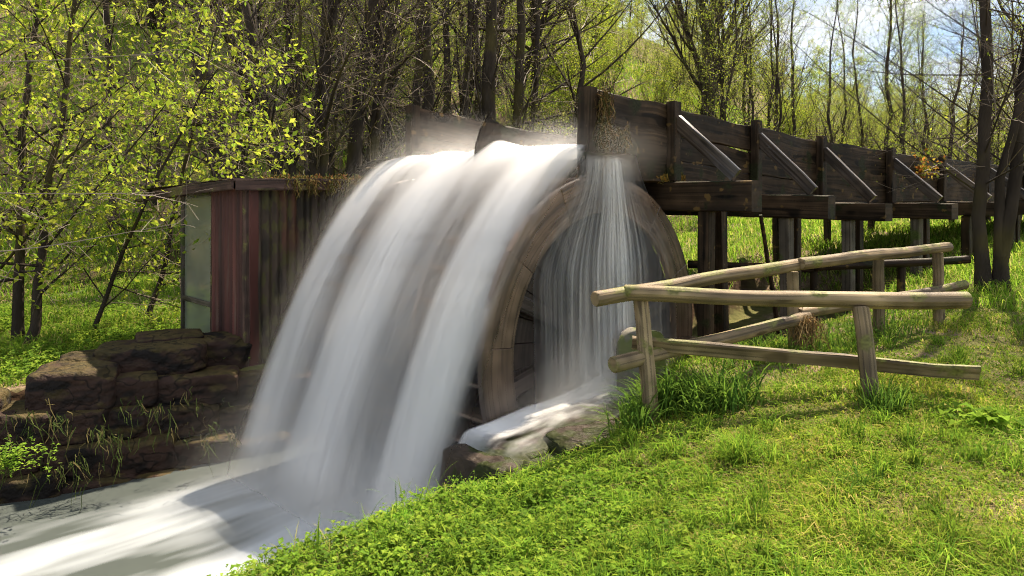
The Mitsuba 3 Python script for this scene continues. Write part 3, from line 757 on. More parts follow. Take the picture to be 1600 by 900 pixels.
if MIST:
    scene['spray_air'] = {'type': 'heterogeneous', 'albedo': .97, 'scale': 1.0, 'phase': {'type': 'hg', 'g': .45},
                          'sigma_t': {'type': 'gridvolume', 'grid': mi.VolumeGrid(np.ascontiguousarray(den.transpose(2, 0, 1)[..., None]).astype(np.float32)), 'to_world': box_, 'filter_type': 'trilinear'}}
    scene['spray_mist'] = {'type': 'cube', 'to_world': box_ @ T().translate([.5, .5, .5]).scale(.5), 'bsdf': {'type': 'null'}, 'interior': {'type': 'ref', 'id': 'spray_air'}}
    labels['spray_mist'] = {'label': 'fine white spray hanging round the falling water', 'category': 'spray', 'kind': 'stuff'}


def film_alpha(p, n, uv):
    a = fbm(uv.x * 1.6, uv.y * 7, 0, 4); b = fbm(uv.x * 5, uv.y * 14, 3.0, 3)
    e = smoothstep(.68, .22, uv.y + .25 * (a - .5)) * smoothstep(1.15, .7, uv.x) * smoothstep(0, .05, uv.y)
    return dr.clip((.92 - 1.25 * smoothstep(.05, .5, uv.y) * a + .45 * (b - .5)) * e * (1 - .72 * smoothstep(-1.8, -2.2, uv.x)), 0, .95)


scene['mat_film'] = {'type': 'mask', 'opacity': proc(film_alpha), 'bsdf': {'type': 'principled', 'base_color': rgb(.78, .80, .82), 'roughness': .35, 'specular': .5}}
t_ = np.concatenate([np.linspace(1.15, -2.05, 56), np.linspace(-2.05, -2.50, 16)[1:]]); o_ = np.linspace(0, .72, 18)
TT, OO = np.meshgrid(t_, o_)
zf = -.285 - .05 * sst(.3, .66, OO) + .02 * (n2(TT, OO, 4, 2, 3) - .5) - .04 * sst(-1.2, -2.0, TT) - 1.15 * np.clip((-2.02 - TT) / .45, 0, 1) ** 1.7 + .12 * np.exp(-((TT - .05) / .5) ** 2) * sst(.35, .0, OO)
P = C0 - (OO + .05)[..., None] * A + TT[..., None] * D + zf[..., None] * Z
v, f, u = grid(P, np.stack([TT, OO], -1)); add('ledge_flow', (v, f), 'mat_film', falls, smooth=True, uv=u)
sl = np.array(STREAM, float); q = np.linspace(0, 1, 90); seg = np.concatenate([[0], np.cumsum(np.linalg.norm(np.diff(sl, axis=0), axis=1))]); seg /= seg[-1]
cx, cy = np.interp(q, seg, sl[:, 0]), np.interp(q, seg, sl[:, 1]); tg = np.stack([np.gradient(cx), np.gradient(cy)], 1); tg /= np.linalg.norm(tg, axis=1, keepdims=True)
zs = np.minimum.accumulate(height(cx, cy)[::-1])[::-1] * 0 + height(cx, cy)
for _ in range(20): zs = np.convolve(np.pad(zs, 1, 'edge'), [.25, .5, .25], 'valid')
P = np.stack([np.stack([cx + o * tg[:, 1], cy - o * tg[:, 0], zs + .30], 1) for o in (-1.3, 0, 1.3)], 1)
v, f, u = grid(P); add('stream', (v, f), 'mat_dark_water', smooth=True); labels['stream'] = {'kind': 'structure'}

# ------------------------------------------------------------------ log fences
fence = thing('log_fence', 'weathered round log fence nearest the camera on the grass, right of the wheel', 'fence')
MB().put(*log((.98, 6.16, .865), (3.82, 5.90, .845), .068, .072, seg=18, wob=.010, sag=.01)).build('rail', 'mat_rail_wood', fence, smooth=50)
MB().put(*plank((1.07, 6.28, .41), (3.86, 5.82, .255), .05, .125, up=(.1, -.4, 1), ch=.012, seg=8, warp=.004)).build('lower_rail', 'mat_rail_wood', fence)
for p0, p1, r_ in (((1.22, 6.02, -.35), (1.13, 6.24, .80), .072), ((2.91, 5.60, -.25), (2.93, 5.93, .78), .072)):
    MB().put(*log(p0, p1, r_, r_ * .93, seg=6)).build('post', 'mat_rail_wood', fence, smooth=50)
side = thing('log_fence', 'round log fence running back from the front fence post along the mill race', 'fence')
MB().put(*log((.71, 5.98, .845), (3.03, 7.42, .985), .066, .064, seg=16, wob=.012)).build('rail', 'mat_rail_wood', side, smooth=50)
MB().put(*log((2.99, 7.33, .99), (5.25, 8.45, 1.10), .066, .058, seg=16, wob=.012)).build('rail', 'mat_rail_wood', side, smooth=50)
MB().put(*log((.86, 5.94, .28), (3.15, 7.50, .44), .068, .06, seg=16, wob=.012)).build('lower_rail', 'mat_rail_wood', side, smooth=50)
MB().put(*log((3.05, 7.47, .45), (5.55, 8.62, .62), .06, .055, wob=.008)).build('lower_rail', 'mat_rail_wood', side, smooth=50)
for x, y, zt in ((3.00, 7.52, .90), (4.22, 8.12, .98), (5.15, 8.52, 1.02)):
    MB().put(*log((x + .03, y, height(x, y) - .3), (x, y, zt), .07, .06, seg=6)).build('post', 'mat_rail_wood', side, smooth=50)
mb = MB()
mb.put(*moss_tuft(160, np.array([(3.06 + .05 * rs.randn(), 7.36 + .04 * rs.randn(), .40) for _ in range(30)]), .28, 12, [(.32, .22, .10), (.22, .14, .06)], .04))
labels[mb.build('caught_straw', 'mat_moss', side, color=True)] = {'kind': 'stuff'}
back = thing('log_fence', 'low rail fence in shade-darkened wood on the far side of the mill race below the flume', 'fence')
MB().put(*log((2.75, 11.0, .63), (4.6, 10.6, .58), .06, .055)).build('rail', 'mat_flume_wood', back, smooth=50)  # rails stand in shade: dark flume wood puts that shade into the colour
MB().put(*log((4.5, 10.5, .62), (6.35, 9.75, .82), .062, .055)).build('rail', 'mat_flume_wood', back, smooth=50)
for x, y in ((3.0, 11.0), (4.55, 10.62), (5.6, 10.12)):
    MB().put(*log((x, y, height(x, y) - .3), (x, y, .62 + (.12 if x > 5 else 0)), .06, .055, seg=5)).build('post', 'mat_flume_wood', back, smooth=50)

# ------------------------------------------------------------------ trees
def grow(P, rad, n, t0, t1, ln, ang, k, r, up=.0, noise_=.12, rfac=.55, jitter=.35, plane=None):
    """Children of the polylines P (N, k, 3): n on each, between t0 and t1 of its length. Returns (polylines, radii)."""
    N, kp, _ = P.shape
    t = np.linspace(t0, t1, n)[None] + (r.rand(N, n) - .5) * (t1 - t0) / max(n, 1)
    t = np.clip(t, 0, .999); q = t * (kp - 1); i = q.astype(int); f = (q - i)[..., None]
    idx = np.arange(N)[:, None]
    base = P[idx, i] * (1 - f) + P[idx, np.minimum(i + 1, kp - 1)] * f
    tang = P[idx, np.minimum(i + 1, kp - 1)] - P[idx, i]; tang /= np.linalg.norm(tang, axis=-1, keepdims=True) + 1e-9
    rb = rad[idx, i] * (1 - f[..., 0]) + rad[idx, np.minimum(i + 1, kp - 1)] * f[..., 0]
    phi = np.arange(n)[None] * 2.4 + r.rand(N, 1) * 6.28 + r.randn(N, n) * .5
    x = np.cross(tang, np.where(np.abs(tang[..., 2:]) < .95, [0, 0, 1.0], [1.0, 0, 0])); x /= np.linalg.norm(x, axis=-1, keepdims=True); y = np.cross(tang, x)
    side = np.cos(phi)[..., None] * x + np.sin(phi)[..., None] * y
    a = ang * (1 + .35 * r.randn(N, n))[..., None]
    d = np.cos(a) * tang + np.sin(a) * side
    L = ln * (1 - .55 * t) * (1 + jitter * r.randn(N, n)).clip(.3)
    base, d, L, rb = base.reshape(-1, 3), d.reshape(-1, 3), L.reshape(-1), rb.reshape(-1)
    q = np.linspace(0, 1, k)
    bend = r.randn(len(d), k, 3) * noise_; bend[:, 0] = 0; bend = np.cumsum(bend, 1) / math.sqrt(k)
    dir_ = d[:, None] + bend + up * q[None, :, None] * Z
    dir_ /= np.linalg.norm(dir_, axis=2, keepdims=True)
    step = dir_ * (L / (k - 1))[:, None, None]; step[:, 0] = 0
    pts = base[:, None] + np.cumsum(step, 1)
    rr = np.minimum(rb * rfac, L * .02 + .002)[:, None] * np.linspace(1, .3, k)[None]
    return pts, rr


def trunk_line(p0, p1, r0, r1, k, r, wob=.03):
    q = np.linspace(0, 1, k); p0, p1 = np.asarray(p0, float), np.asarray(p1, float); L = np.linalg.norm(p1 - p0)
    n = np.cumsum(r.randn(k, 3) * wob * L / k ** .5, 0); n -= q[:, None] * n[-1]; n[0] = 0
    P = p0 + q[:, None] * (p1 - p0) + n * np.array([1, 1, .2])
    R_ = r0 + (r1 - r0) * q; R_[0] *= 1.45; R_[1] *= 1.08
    return P[None], R_[None]


def leaf_quads(pts, size, r, cols, droop=.3, spread=.0, aspect=.5):
    n = len(pts)
    a = r.randn(n, 3); a[:, 2] -= droop; a /= np.linalg.norm(a, axis=1, keepdims=True)
    b = np.cross(a, r.randn(n, 3)); b /= np.linalg.norm(b, axis=1, keepdims=True) + 1e-9
    s = size * (.6 + .8 * r.rand(n, 1)); p = pts + r.randn(n, 3) * spread
    v = np.stack([p, p + a * s * .5 + b * s * aspect * .5, p + a * s, p + a * s * .5 - b * s * aspect * .5], 1).reshape(-1, 3)
    f = np.arange(n)[:, None] * 4 + np.array([[0, 1, 2, 3]])
    c = np.asarray(cols, float)[r.randint(len(cols), size=n)] * (.75 + .5 * r.rand(n, 1))
    return v, np.vstack([f[:, [0, 1, 2]], f[:, [0, 2, 3]]]), np.repeat(c, 4, 0)


def along(P, n, r, t0=.25):
    N, k, _ = P.shape
    q = (t0 + (1 - t0) * r.rand(N, n)) * (k - 1.001); i = q.astype(int); f = (q - i)[..., None]; idx = np.arange(N)[:, None]
    return (P[idx, i] * (1 - f) + P[idx, i + 1] * f).reshape(-1, 3)


YG = [(.36, .44, .045), (.28, .38, .035), (.43, .47, .06), (.20, .31, .035)]
PALE = [(.35, .39, .08), (.28, .35, .06), (.40, .41, .11), (.22, .30, .05)]
TAWNY = [(.27, .21, .12), (.32, .27, .13), (.26, .28, .09), (.20, .16, .10)]


def put_tree(k, parts):
    for nm, (v, f), mat, col in parts:
        if len(f):
            scene[f'{k}__{nm}'] = mikit.ply((v, f), mat, smooth=(nm in ('trunk', 'limbs')), color=col)
            if nm in ('limbs', 'twigs', 'leaves'): labels[f'{k}__{nm}'] = {'kind': 'stuff'}


def join(*vf):
    V, F, n = [], [], 0
    for v, f in vf:
        V.append(v); F.append(f + n); n += len(v)
    return np.vstack(V), np.vstack(F)


def proto(seed, kind):
    """Parts of a free-standing tree at the origin. Kinds: slender (alder), full (young leaves), bare."""
    r = np.random.RandomState(seed)
    if kind == 'slender':
        h = 11 + 3 * r.rand(); t, tr = trunk_line((0, 0, -.4), (.5 * r.randn(), .5 * r.randn(), h), .11, .02, 12, r, .03)
        b1, r1 = grow(t, tr, 34, .18, .97, 2.6, .75, 5, r, up=.35, rfac=.35)
        b2, r2 = grow(b1, r1, 7, .2, .97, .95, .6, 4, r, up=.2, noise_=.2)
        b3, r3 = grow(b2, r2, 3, .3, 1, .40, .6, 3, r)
        lv = leaf_quads(along(b3, 3, r), .075, r, YG)
    elif kind == 'full':
        h = 9 + 3 * r.rand(); t, tr = trunk_line((0, 0, -.4), (.8 * r.randn(), .8 * r.randn(), h), .15, .025, 10, r, .05)
        b1, r1 = grow(t, tr, 24, .12, .95, 4.2, .95, 6, r, up=.30, rfac=.42)
        b2, r2 = grow(b1, r1, 9, .2, .97, 1.5, .7, 4, r, up=.15, noise_=.2)
        b3, r3 = grow(b2, r2, 4, .25, 1, .6, .7, 3, r)
        lv = leaf_quads(along(b3, 8, r), .13, r, YG if seed % 2 else PALE, spread=.06)
    else:
        h = 12 + 4 * r.rand(); t, tr = trunk_line((0, 0, -.4), (1.2 * r.randn(), .8 * r.randn(), h), .20, .03, 12, r, .04)
        b1, r1 = grow(t, tr, 26, .16, .96, 4.6, .85, 6, r, up=.25, rfac=.42)
        b2, r2 = grow(b1, r1, 9, .15, .97, 1.7, .65, 4, r, noise_=.22)
        b3, r3 = grow(b2, r2, 6, .2, 1, .75, .65, 3, r, noise_=.25)
        lv = leaf_quads(along(b3, 1, r), .07, r, YG + TAWNY, spread=.03)
    return [('trunk', tubes(t, tr, 8), 'mat_bark', None), ('limbs', tubes(b1, r1, 4), 'mat_bark', None),
            ('twigs', join(tubes(b2, r2 * .9, 3), tubes(b3, np.maximum(r3, .0035), 3)), 'mat_twig', None), ('leaves', lv[:2], 'mat_leaf', lv[2])]


def shrub(seed, cols, leafn, size, h=4.2, stems=9):
    r = np.random.RandomState(seed)
    P, Rr = [], []
    for i in range(stems):
        a = i * 2.4 + r.rand(); rad = .55 * h * (.3 + .7 * r.rand())
        p, q = trunk_line((.2 * math.cos(a), .2 * math.sin(a), -.2), (rad * math.cos(a), rad * math.sin(a), h * (.7 + .4 * r.rand())), .035, .008, 9, r, .06)
        P.append(p); Rr.append(q)
    P, Rr = np.concatenate(P), np.concatenate(Rr)
    b1, r1 = grow(P, Rr, 11, .15, .98, 1.5, .75, 5, r, up=.3, rfac=.5, noise_=.2)
    b2, r2 = grow(b1, r1, 6, .2, 1, .65, .7, 3, r, noise_=.25)
    lv = leaf_quads(along(b2, leafn, r), size, r, cols, spread=.05)
    return [('stems', join(tubes(P, Rr, 5), tubes(b1, r1, 3)), 'mat_far_bark', None), ('twigs', tubes(b2, np.maximum(r2, .003), 3), 'mat_twig', None), ('leaves', lv[:2], 'mat_leaf', lv[2])]


def far_tree(seed, cols, n, bare):
    """A distant tree: trunk, limbs and leaf clumps of twig-end size."""
    r = np.random.RandomState(seed); h = 12 + 3 * r.rand()
    t, tr = trunk_line((0, 0, -.5), (r.randn() * .6, r.randn() * .6, h), .2, .03, 7, r, .04)
    b1, r1 = grow(t, tr, 26, .18, .97, 5.0, .9, 5, r, up=.3, rfac=.4)
    b2, r2 = grow(b1, r1, 8, .2, 1, 1.9, .7, 3, r, noise_=.25)
    lv = leaf_quads(along(b2, n, r), .24, r, cols, spread=.16, aspect=.7)
    return [('trunk', join(tubes(t, tr, 5), tubes(b1, r1, 3)), 'mat_far_bark', None), ('twigs', tubes(b2, np.maximum(r2, .012) if bare else np.maximum(r2, .006), 3), 'mat_twig', None), ('leaves', lv[:2], 'mat_leaf', lv[2])]


PROTO = {}


def group(kind, i, ps):
    g = f'group_{kind}_{i}'
    scene[g] = {'type': 'shapegroup', **{nm: mikit.ply((v, f), mat, smooth=(nm in ('trunk', 'limbs')), color=col) for nm, (v, f), mat, col in ps}}
    PROTO.setdefault(kind, []).append(g)


for kind, seeds in (('slender', (1, 2, 3)), ('full', (4, 5, 6)), ('bare', (7, 8, 9, 10))):
    for sd in seeds: group(kind, sd, proto(sd, kind))
for sd in (21, 22, 23): group('shrub', sd, shrub(sd, (YG, YG, PALE)[sd - 21], 9, .085))
for sd in (24, 25): group('thicket', sd, shrub(sd, TAWNY + YG[:2], 3, .05, h=5.5, stems=12))
for sd, cl, n, b in ((31, YG, 16, 0), (32, PALE, 14, 0), (33, TAWNY + PALE, 7, 1), (34, TAWNY, 4, 1)): group('far', sd, far_tree(sd, cl, n, b))

rt = np.random.RandomState(41)
PLANTS = []


def plant(kind, x, y, sc, rot=None, g=None, tilt=0.0, z=0.0):
    g = g or PROTO[kind][rt.randint(len(PROTO[kind]))]; rot = 6.28 * rt.rand() if rot is None else rot
    PLANTS.append((kind, g, x, y, sc, rot, tilt, z))


def scatter(kinds, n, box, smin, smax, ok):
    done, tries = 0, 0
    while done < n and tries < 40 * n:
        tries += 1
        x, y = box[0] + (box[1] - box[0]) * rt.rand(), box[2] + (box[3] - box[2]) * rt.rand()
        if ok(x, y):
            plant(kinds[rt.randint(len(kinds))], x, y, smin + (smax - smin) * rt.rand()); done += 1


# dark wood on the left and behind the wheel
scatter(('bare', 'bare', 'bare', 'full'), 28, (-30, 6, 24, 42), .9, 1.4, lambda x, y: -.75 < x / y < .10 and line_dist(STREAM, x, y) > 1.5 and (x / y > -.38 or y > 37))
scatter(('bare', 'full', 'full', 'full'), 34, (-70, 12, 42, 85), 1.0, 1.5, lambda x, y: -.85 < x / y < .13)
scatter(('thicket', 'shrub', 'shrub'), 34, (-30, 6, 27, 46), .7, 1.1, lambda x, y: -.75 < x / y < .12 and (x / y > -.38 or y > 36) and line_dist(STREAM, x, y) > 1.2 and not (-.36 < x / y < -.2 and y < 30))
scatter(('shrub',), 56, (-60, 12, 44, 75), 1.1, 1.8, lambda x, y: -.8 < x / y < .13)
# slender row behind the flume and on the right
scatter(('slender',), 24, (8, 36, 30, 46), .8, 1.15, lambda x, y: .26 < x / y < .74)
scatter(('slender', 'slender', 'bare'), 15, (18, 46, 24, 50), .65, .95, lambda x, y: .55 < x / y < .95 and y > 25)
scatter(('shrub', 'shrub', 'shrub', 'thicket'), 80, (4, 56, 36, 66), .6, 1.0, lambda x, y: .10 < x / y < .9)
scatter(('full', 'shrub'), 50, (6, 80, 62, 100), .4, .65, lambda x, y: .10 < x / y < .9)
FAR = []
while len(FAR) < 800:
    x, y = -190 + 480 * rt.rand(), 85 + 300 * rt.rand()
    if -.95 < x / y < .95: FAR.append((x, y, (.8 + .55 * rt.rand()) * (1 if x < .1 * y else .62), 360 * rt.rand(), PROTO['far'][rt.choice(4, p=(.36, .30, .2, .14))]))
for i, (x, y, sc, ro, g) in enumerate(FAR):
    scene[f'far_wood__{i + 1:03d}'] = {'type': 'instance', 'to_world': T().translate([x, y, float(height(x, y)) - .2]).rotate([0, 0, 1], ro).scale([sc * 1.15, sc * 1.15, sc]), 'shapegroup': {'type': 'ref', 'id': g}}
labels['far_wood'] = {'label': 'far wooded hillside in fresh spring green', 'category': 'wood', 'kind': 'stuff'}

KIND = {'slender': ('slender_tree', 'tree', 'slender straight young tree with thin upswept twigs', 'slender young trees behind the flume'),
        'full': ('leafy_tree', 'tree', 'tree with a fresh pale green spring crown', 'pale green trees on the slope'),
        'bare': ('woodland_tree', 'tree', 'dark trunked woodland tree with bare brown twigs', 'dark woodland trees behind the wheel'),
        'shrub': ('leafy_shrub', 'shrub', 'bushy shrub with small yellow-green spring leaves', 'yellow-green shrubs on the slope'),
        'thicket': ('twiggy_bush', 'bush', 'brown twiggy bush with few leaves', 'brown twiggy bushes under the trees')}


def ordinal(n):
    return f"{n}{'th' if 10 <= n % 100 <= 20 else {1: 'st', 2: 'nd', 3: 'rd'}.get(n % 10, 'th')}"


for kind in KIND:
    nm, cat, lab, grp = KIND[kind]
    for i, (_, g, x, y, sc, rot, tilt, z) in enumerate(sorted([p for p in PLANTS if p[0] == kind], key=lambda p: p[2] / p[3])):
        k = key(nm); labels.update({f'{k}__{w}': {'kind': 'stuff'} for w in (('limbs', 'twigs', 'leaves') if kind in ('slender', 'full', 'bare') else ('stems', 'twigs', 'leaves'))}); labels[k] = {'label': f'{lab}, {ordinal(i + 1)} from the left of its kind', 'category': cat, 'group': grp}
        scene[k] = {'type': 'instance', 'to_world': T().translate([x, y, float(height(x, y)) + z]).rotate([0, 0, 1], math.degrees(rot)).rotate([0, 1, 0], tilt).scale([sc * 1.05, sc * .97, sc]), 'shapegroup': {'type': 'ref', 'id': g}}


# single trees of the middle distance, each with its own trunk
def single(name, label, x, y, top, r0, seed, n1=18, l1=3.0, t0=.2, ang=.8, stems=(), leaves=1, lcol=YG, lsize=.06, bark='mat_bark', n2_=8, twig='mat_twig', r_top=.25, sides=10, up=.25, l2=1.2, rf=.38):
    r = np.random.RandomState(seed); z = float(height(x, y)) - .25
    P, Rr = trunk_line((x, y, z), (x + top[0], y + top[1], z + top[2]), r0, r0 * r_top, 12, r, .022)
    for (tt, dx, dy, dz, rr) in stems:
        q = tt * 11; i = int(q); b = P[0, i] * (1 - q + i) + P[0, min(i + 1, 11)] * (q - i)
        p2, r2 = trunk_line(b, b + np.array([dx, dy, dz]), rr, rr * .25, 12, r, .03)
        P, Rr = np.concatenate([P, p2]), np.concatenate([Rr, r2])
    b1, r1 = grow(P, Rr, n1, t0, .98, l1, ang, 6, r, up=up, rfac=rf, noise_=.12)
    b2, r2 = grow(b1, r1, n2_, .15, .98, l2, .65, 4, r, noise_=.22)
    b3, r3 = grow(b2, r2, 4, .2, 1, .5, .65, 3, r, noise_=.25)
    lv = leaf_quads(along(b3, leaves, r, .55), lsize * (.55 + .6 * r.rand(b3.shape[0] * leaves, 1)), r, lcol, spread=.02)
    k = thing(name, label, 'tree')
    put_tree(k, [('trunk', tubes(P, Rr, sides), bark, None), ('limbs', tubes(b1, r1, 5), bark, None), ('twigs', join(tubes(b2, r2, 3), tubes(b3, np.maximum(r3, .0025), 3)), twig, None), ('leaves', lv[:2], 'mat_leaf', lv[2])])
    return k


def at(px, y):
    return (px - 800) / 1100 * y


single('leaning_tree', 'thick mossy tree trunk leaning left above the shed roof', at(410, 17), 17, (-1.9, .6, 6.5), .32, 51, n1=12, t0=.3, l1=3.2, r_top=.6)
single('leaning_tree', 'crooked mossy trunk leaning left, second behind the shed, joined low to an upright stem', at(463, 18), 18, (-1.5, .5, 7.5), .20, 52, n1=14, t0=.3, stems=((.12, .15, .2, 6.8, .12),), r_top=.5)
single('forked_tree', 'upright dark trunk with a low fork, third behind the shed', at(492, 18.5), 18.5, (.35, .3, 8.5), .27, 53, n1=16, t0=.25, stems=((.10, .5, .3, 7.5, .14),), r_top=.5)
single('twin_tree', 'left stem of the two dark trunks rising close together left of the flume mouth', at(553, 20), 20, (.75, .3, 10), .26, 54, n1=18, t0=.25, r_top=.5)
single('twin_tree', 'right stem of the two dark trunks rising close together left of the flume mouth', at(577, 20.6), 20.6, (.45, .3, 10), .21, 55, n1=18, t0=.25, stems=((.25, .9, .2, 6, .09),), r_top=.5)
for i, (px, y, r0, hh, tx) in enumerate(((645, 24, .22, 10, .3), (676, 23, .24, 11, -.1), (692, 26, .2, 11, .2), (727, 25, .15, 11, .1), (740, 27, .2, 11, .0), (768, 24, .34, 11, .1), (800, 25, .26, 11, .4), (826, 28, .16, 10, .5), (610, 25, .14, 10, -.2), (365, 24, .12, 9, .2), (520, 25, .13, 10, .2), (245, 24, .12, 9, .1), (175, 22, .14, 10, -.3))):
    single('dark_tree', f"dark upright wood trunk, {ordinal(i + 1)} " + ('behind the far flume wall' if 620 < px < 840 else 'set back among the brush left of the wheel'), at(px, y), y, (tx, .2, hh), r0, 60 + i, n1=16, t0=.15, l1=2.6, n2_=6, r_top=.5)
single('spreading_tree', 'big bare tree with many limbs fanning out of a short thick trunk behind the flume', at(1108, 42), 42, (.3, .5, 10), .52, 81, n1=18, l1=6.5, t0=.25, ang=.45, r_top=.2,
       stems=((.34, -2.6, .5, 8, .22), (.36, 2.8, .2, 7.5, .24), (.42, -1.2, -1, 9, .2), (.45, 1.2, 1, 9, .2), (.3, 3.8, .5, 5, .18), (.5, .4, -.6, 8, .18), (.32, -3.6, 0, 6, .14)), leaves=1, lsize=.07, up=.5, l2=2.0)
k = thing('fallen_branch', 'dead dark branch leaning down to the right at the foot of the leaning tree', 'branch')
P, Rr = trunk_line((at(316, 15.5), 15.5, 2.75), (at(402, 15.8), 15.8, float(height(at(402, 15.8), 15.8)) + .05), .035, .07, 9, np.random.RandomState(2), .03); b1, r1 = grow(P, Rr, 4, .2, .8, .9, .6, 5, np.random.RandomState(3), rfac=.5)
scene[k] = mikit.ply(join(tubes(P, Rr, 7), tubes(b1, r1, 4)), 'mat_bark', smooth=True)
# two dark trunks close by on the right
single('alder', 'straight dark trunk on the right bank whose bare branches reach left over the flume', 7.02, 10.45, (-.08, .2, 7.5), .10, 91, n1=26, t0=.22, l1=3.4, ang=1.05, n2_=9, leaves=1, lsize=.045, r_top=.55, stems=(), up=.12, rf=.16)
single('alder', 'dark double trunk leaning right at the right edge, next to the straight one', 7.20, 10.35, (1.25, .3, 7.5), .10, 92, n1=22, t0=.22, l1=2.6, ang=1.0, n2_=8, leaves=1, lsize=.045, r_top=.5, stems=((.10, .75, -.1, 6.5, .075),), up=.1, rf=.16)
# leafy young trees close by on the left
for i, (x, y, tx, h_, r_) in enumerate(((-7.5, 10.7, .15, 6.5, .085), (-7.25, 10.4, .65, 6.6, .075), (-6.9, 11.2, 2.1, 4.6, .04), (-8.6, 11.4, -.3, 6.5, .08), (-6.6, 12.6, 1.2, 5.6, .05))):
    single('leafy_willow', ('left thin trunk of a young tree full of fresh yellow-green leaves', 'second thin trunk in the yellow-green leaves on the left, tilted right', 'slanting thin stem crossing the yellow-green leaves left of the shed', 'leafy young tree half outside the left edge', 'leafy sapling behind the slanting stem left of the shed')[i],
           x, y, (tx, .3, h_), r_, 100 + i, n1=24, l1=2.3, t0=.15, ang=1.1, n2_=8, leaves=4, lcol=YG, lsize=.10, r_top=.3, sides=7, up=.1, l2=.9)

for i, (p0, p1, sg, lb) in enumerate((((-7.0, 6.6, 2.0), (-3.55, 7.0, 1.76), 3, 'lowest long pale bare branch reaching in from the left edge at shed roof height'),
                                      ((-7.2, 7.4, 3.2), (-3.6, 7.8, 3.35), 4, 'upper pale bare branch reaching in from the left edge through green leaves'),
                                      ((-6.6, 6.4, 1.15), (-3.4, 7.2, 1.45), 5, 'short pale twig spray at the left edge below the long bare branch'))):
    r = np.random.RandomState(300 + sg); k = thing('bare_branch', lb, 'branch')
    P, Rr = trunk_line(p0, p1, .009, .003, 16, r, .022); P[0, :, 2] -= .12 * np.sin(np.linspace(0, 3, 16))
    b1, r1 = grow(P, Rr, 7, .15, .98, .8, .6, 6, r, up=.1, rfac=.6, noise_=.2); b2, r2 = grow(b1, r1, 5, .2, 1, .35, .6, 4, r, noise_=.2)
    scene[k + '__limb'] = mikit.ply(tubes(P, Rr, 6), 'mat_pale_twig', smooth=True)
    scene[k + '__twigs'] = mikit.ply(join(tubes(b1, r1, 4), tubes(b2, np.maximum(r2, .0018), 3)), 'mat_pale_twig'); labels[k + '__twigs'] = {'kind': 'stuff'}

# ------------------------------------------------------------------ grass and herbs
GC = np.array([(.165, .29, .03), (.215, .36, .037), (.11, .22, .027), (.29, .385, .05), (.38, .365, .12), (.18, .32, .032)])
rg = np.random.RandomState(17)


def blades(x, y, h, w, lean, cols, zoff=-.01, yaw=None):
    n = len(x); z = height(x, y) + zoff
    a = rg.rand(n) * 6.283 if yaw is None else yaw; d = np.stack([np.cos(a), np.sin(a), 0 * a], 1); sd_ = np.stack([-np.sin(a + rg.randn(n) * .6), np.cos(a), 0 * a], 1)
    l = lean * (.3 + 1.4 * rg.rand(n)); b = np.stack([x, y, z], 1)
    m = b + d * (l * h * .35)[:, None] + Z * (h * .62)[:, None]
    tp = b + d * (l * h)[:, None] + Z * (h * (1 - .35 * np.clip(l, 0, 1.6)))[:, None]
    s = sd_ * (w / 2)[:, None]
    v = np.stack([b - s, b + s, m - s * .8, m + s * .8, tp], 1).reshape(-1, 3)
    f = np.arange(n)[:, None, None] * 5 + np.array([[0, 1, 3], [0, 3, 2], [2, 3, 4]])[None]
    c = cols[rg.randint(len(cols), size=n)] * (.75 + .5 * rg.rand(n, 1))
    return v, f.reshape(-1, 3), None, np.repeat(c, 5, 0)


def polar(n, r0, r1, a0, a1):
    r = r0 * np.exp(rg.rand(n) * math.log(r1 / r0)); a = np.radians(a0 + (a1 - a0) * rg.rand(n))
    return r * np.sin(a), r * np.cos(a)


def dirt(x, y):
    return n2(x, y, 1.3, 4, 44)


mb = MB()
x, y = polar(260000, 2.5, 12.5, -32, 48)
ok = (signed(POOL, x, y) < .10) & (dirt(x, y) + .30 * rg.rand(len(x)) < .86) & (x > -2.6)
s_c = (x - C0[0]) * A[0] + (y - C0[1]) * A[1]; t_c = (x - C0[0]) * D[0] + (y - C0[1]) * D[1]
ok &= ~((s_c > -.95) & (s_c < 2.9) & (t_c > .9) & (t_c < 9.5)) & ~((s_c > .5) & (t_c > -2.2) & (t_c < 1.2))
x, y = x[ok], y[ok]; r = np.hypot(x, y)
tall = sst(.42, .68, n2(x, y, .9, 3, 61)); lawn = sst(.8, 2.4, x)
h = (.075 + .10 * tall) * (1 - .45 * lawn) * (.6 + .8 * rg.rand(len(x))) * (1 + .25 * sst(-.5, -.05, signed(POOL, x, y)))
tint = (.62 + .76 * n2(x, y, 2.6, 3, 81))[:, None] * np.stack([.75 + .55 * n2(x, y, .8, 2, 82), np.ones(len(x)), np.ones(len(x))], 1)
v_, f_, _, c_ = blades(x, y, h, (.0042 + .0045 * rg.rand(len(x)) ** 2) * (r / 4) ** .75, .55 + .7 * rg.rand(len(x)), GC)
mb.put(v_, f_, None, c_ * np.repeat(tint, 5, 0))
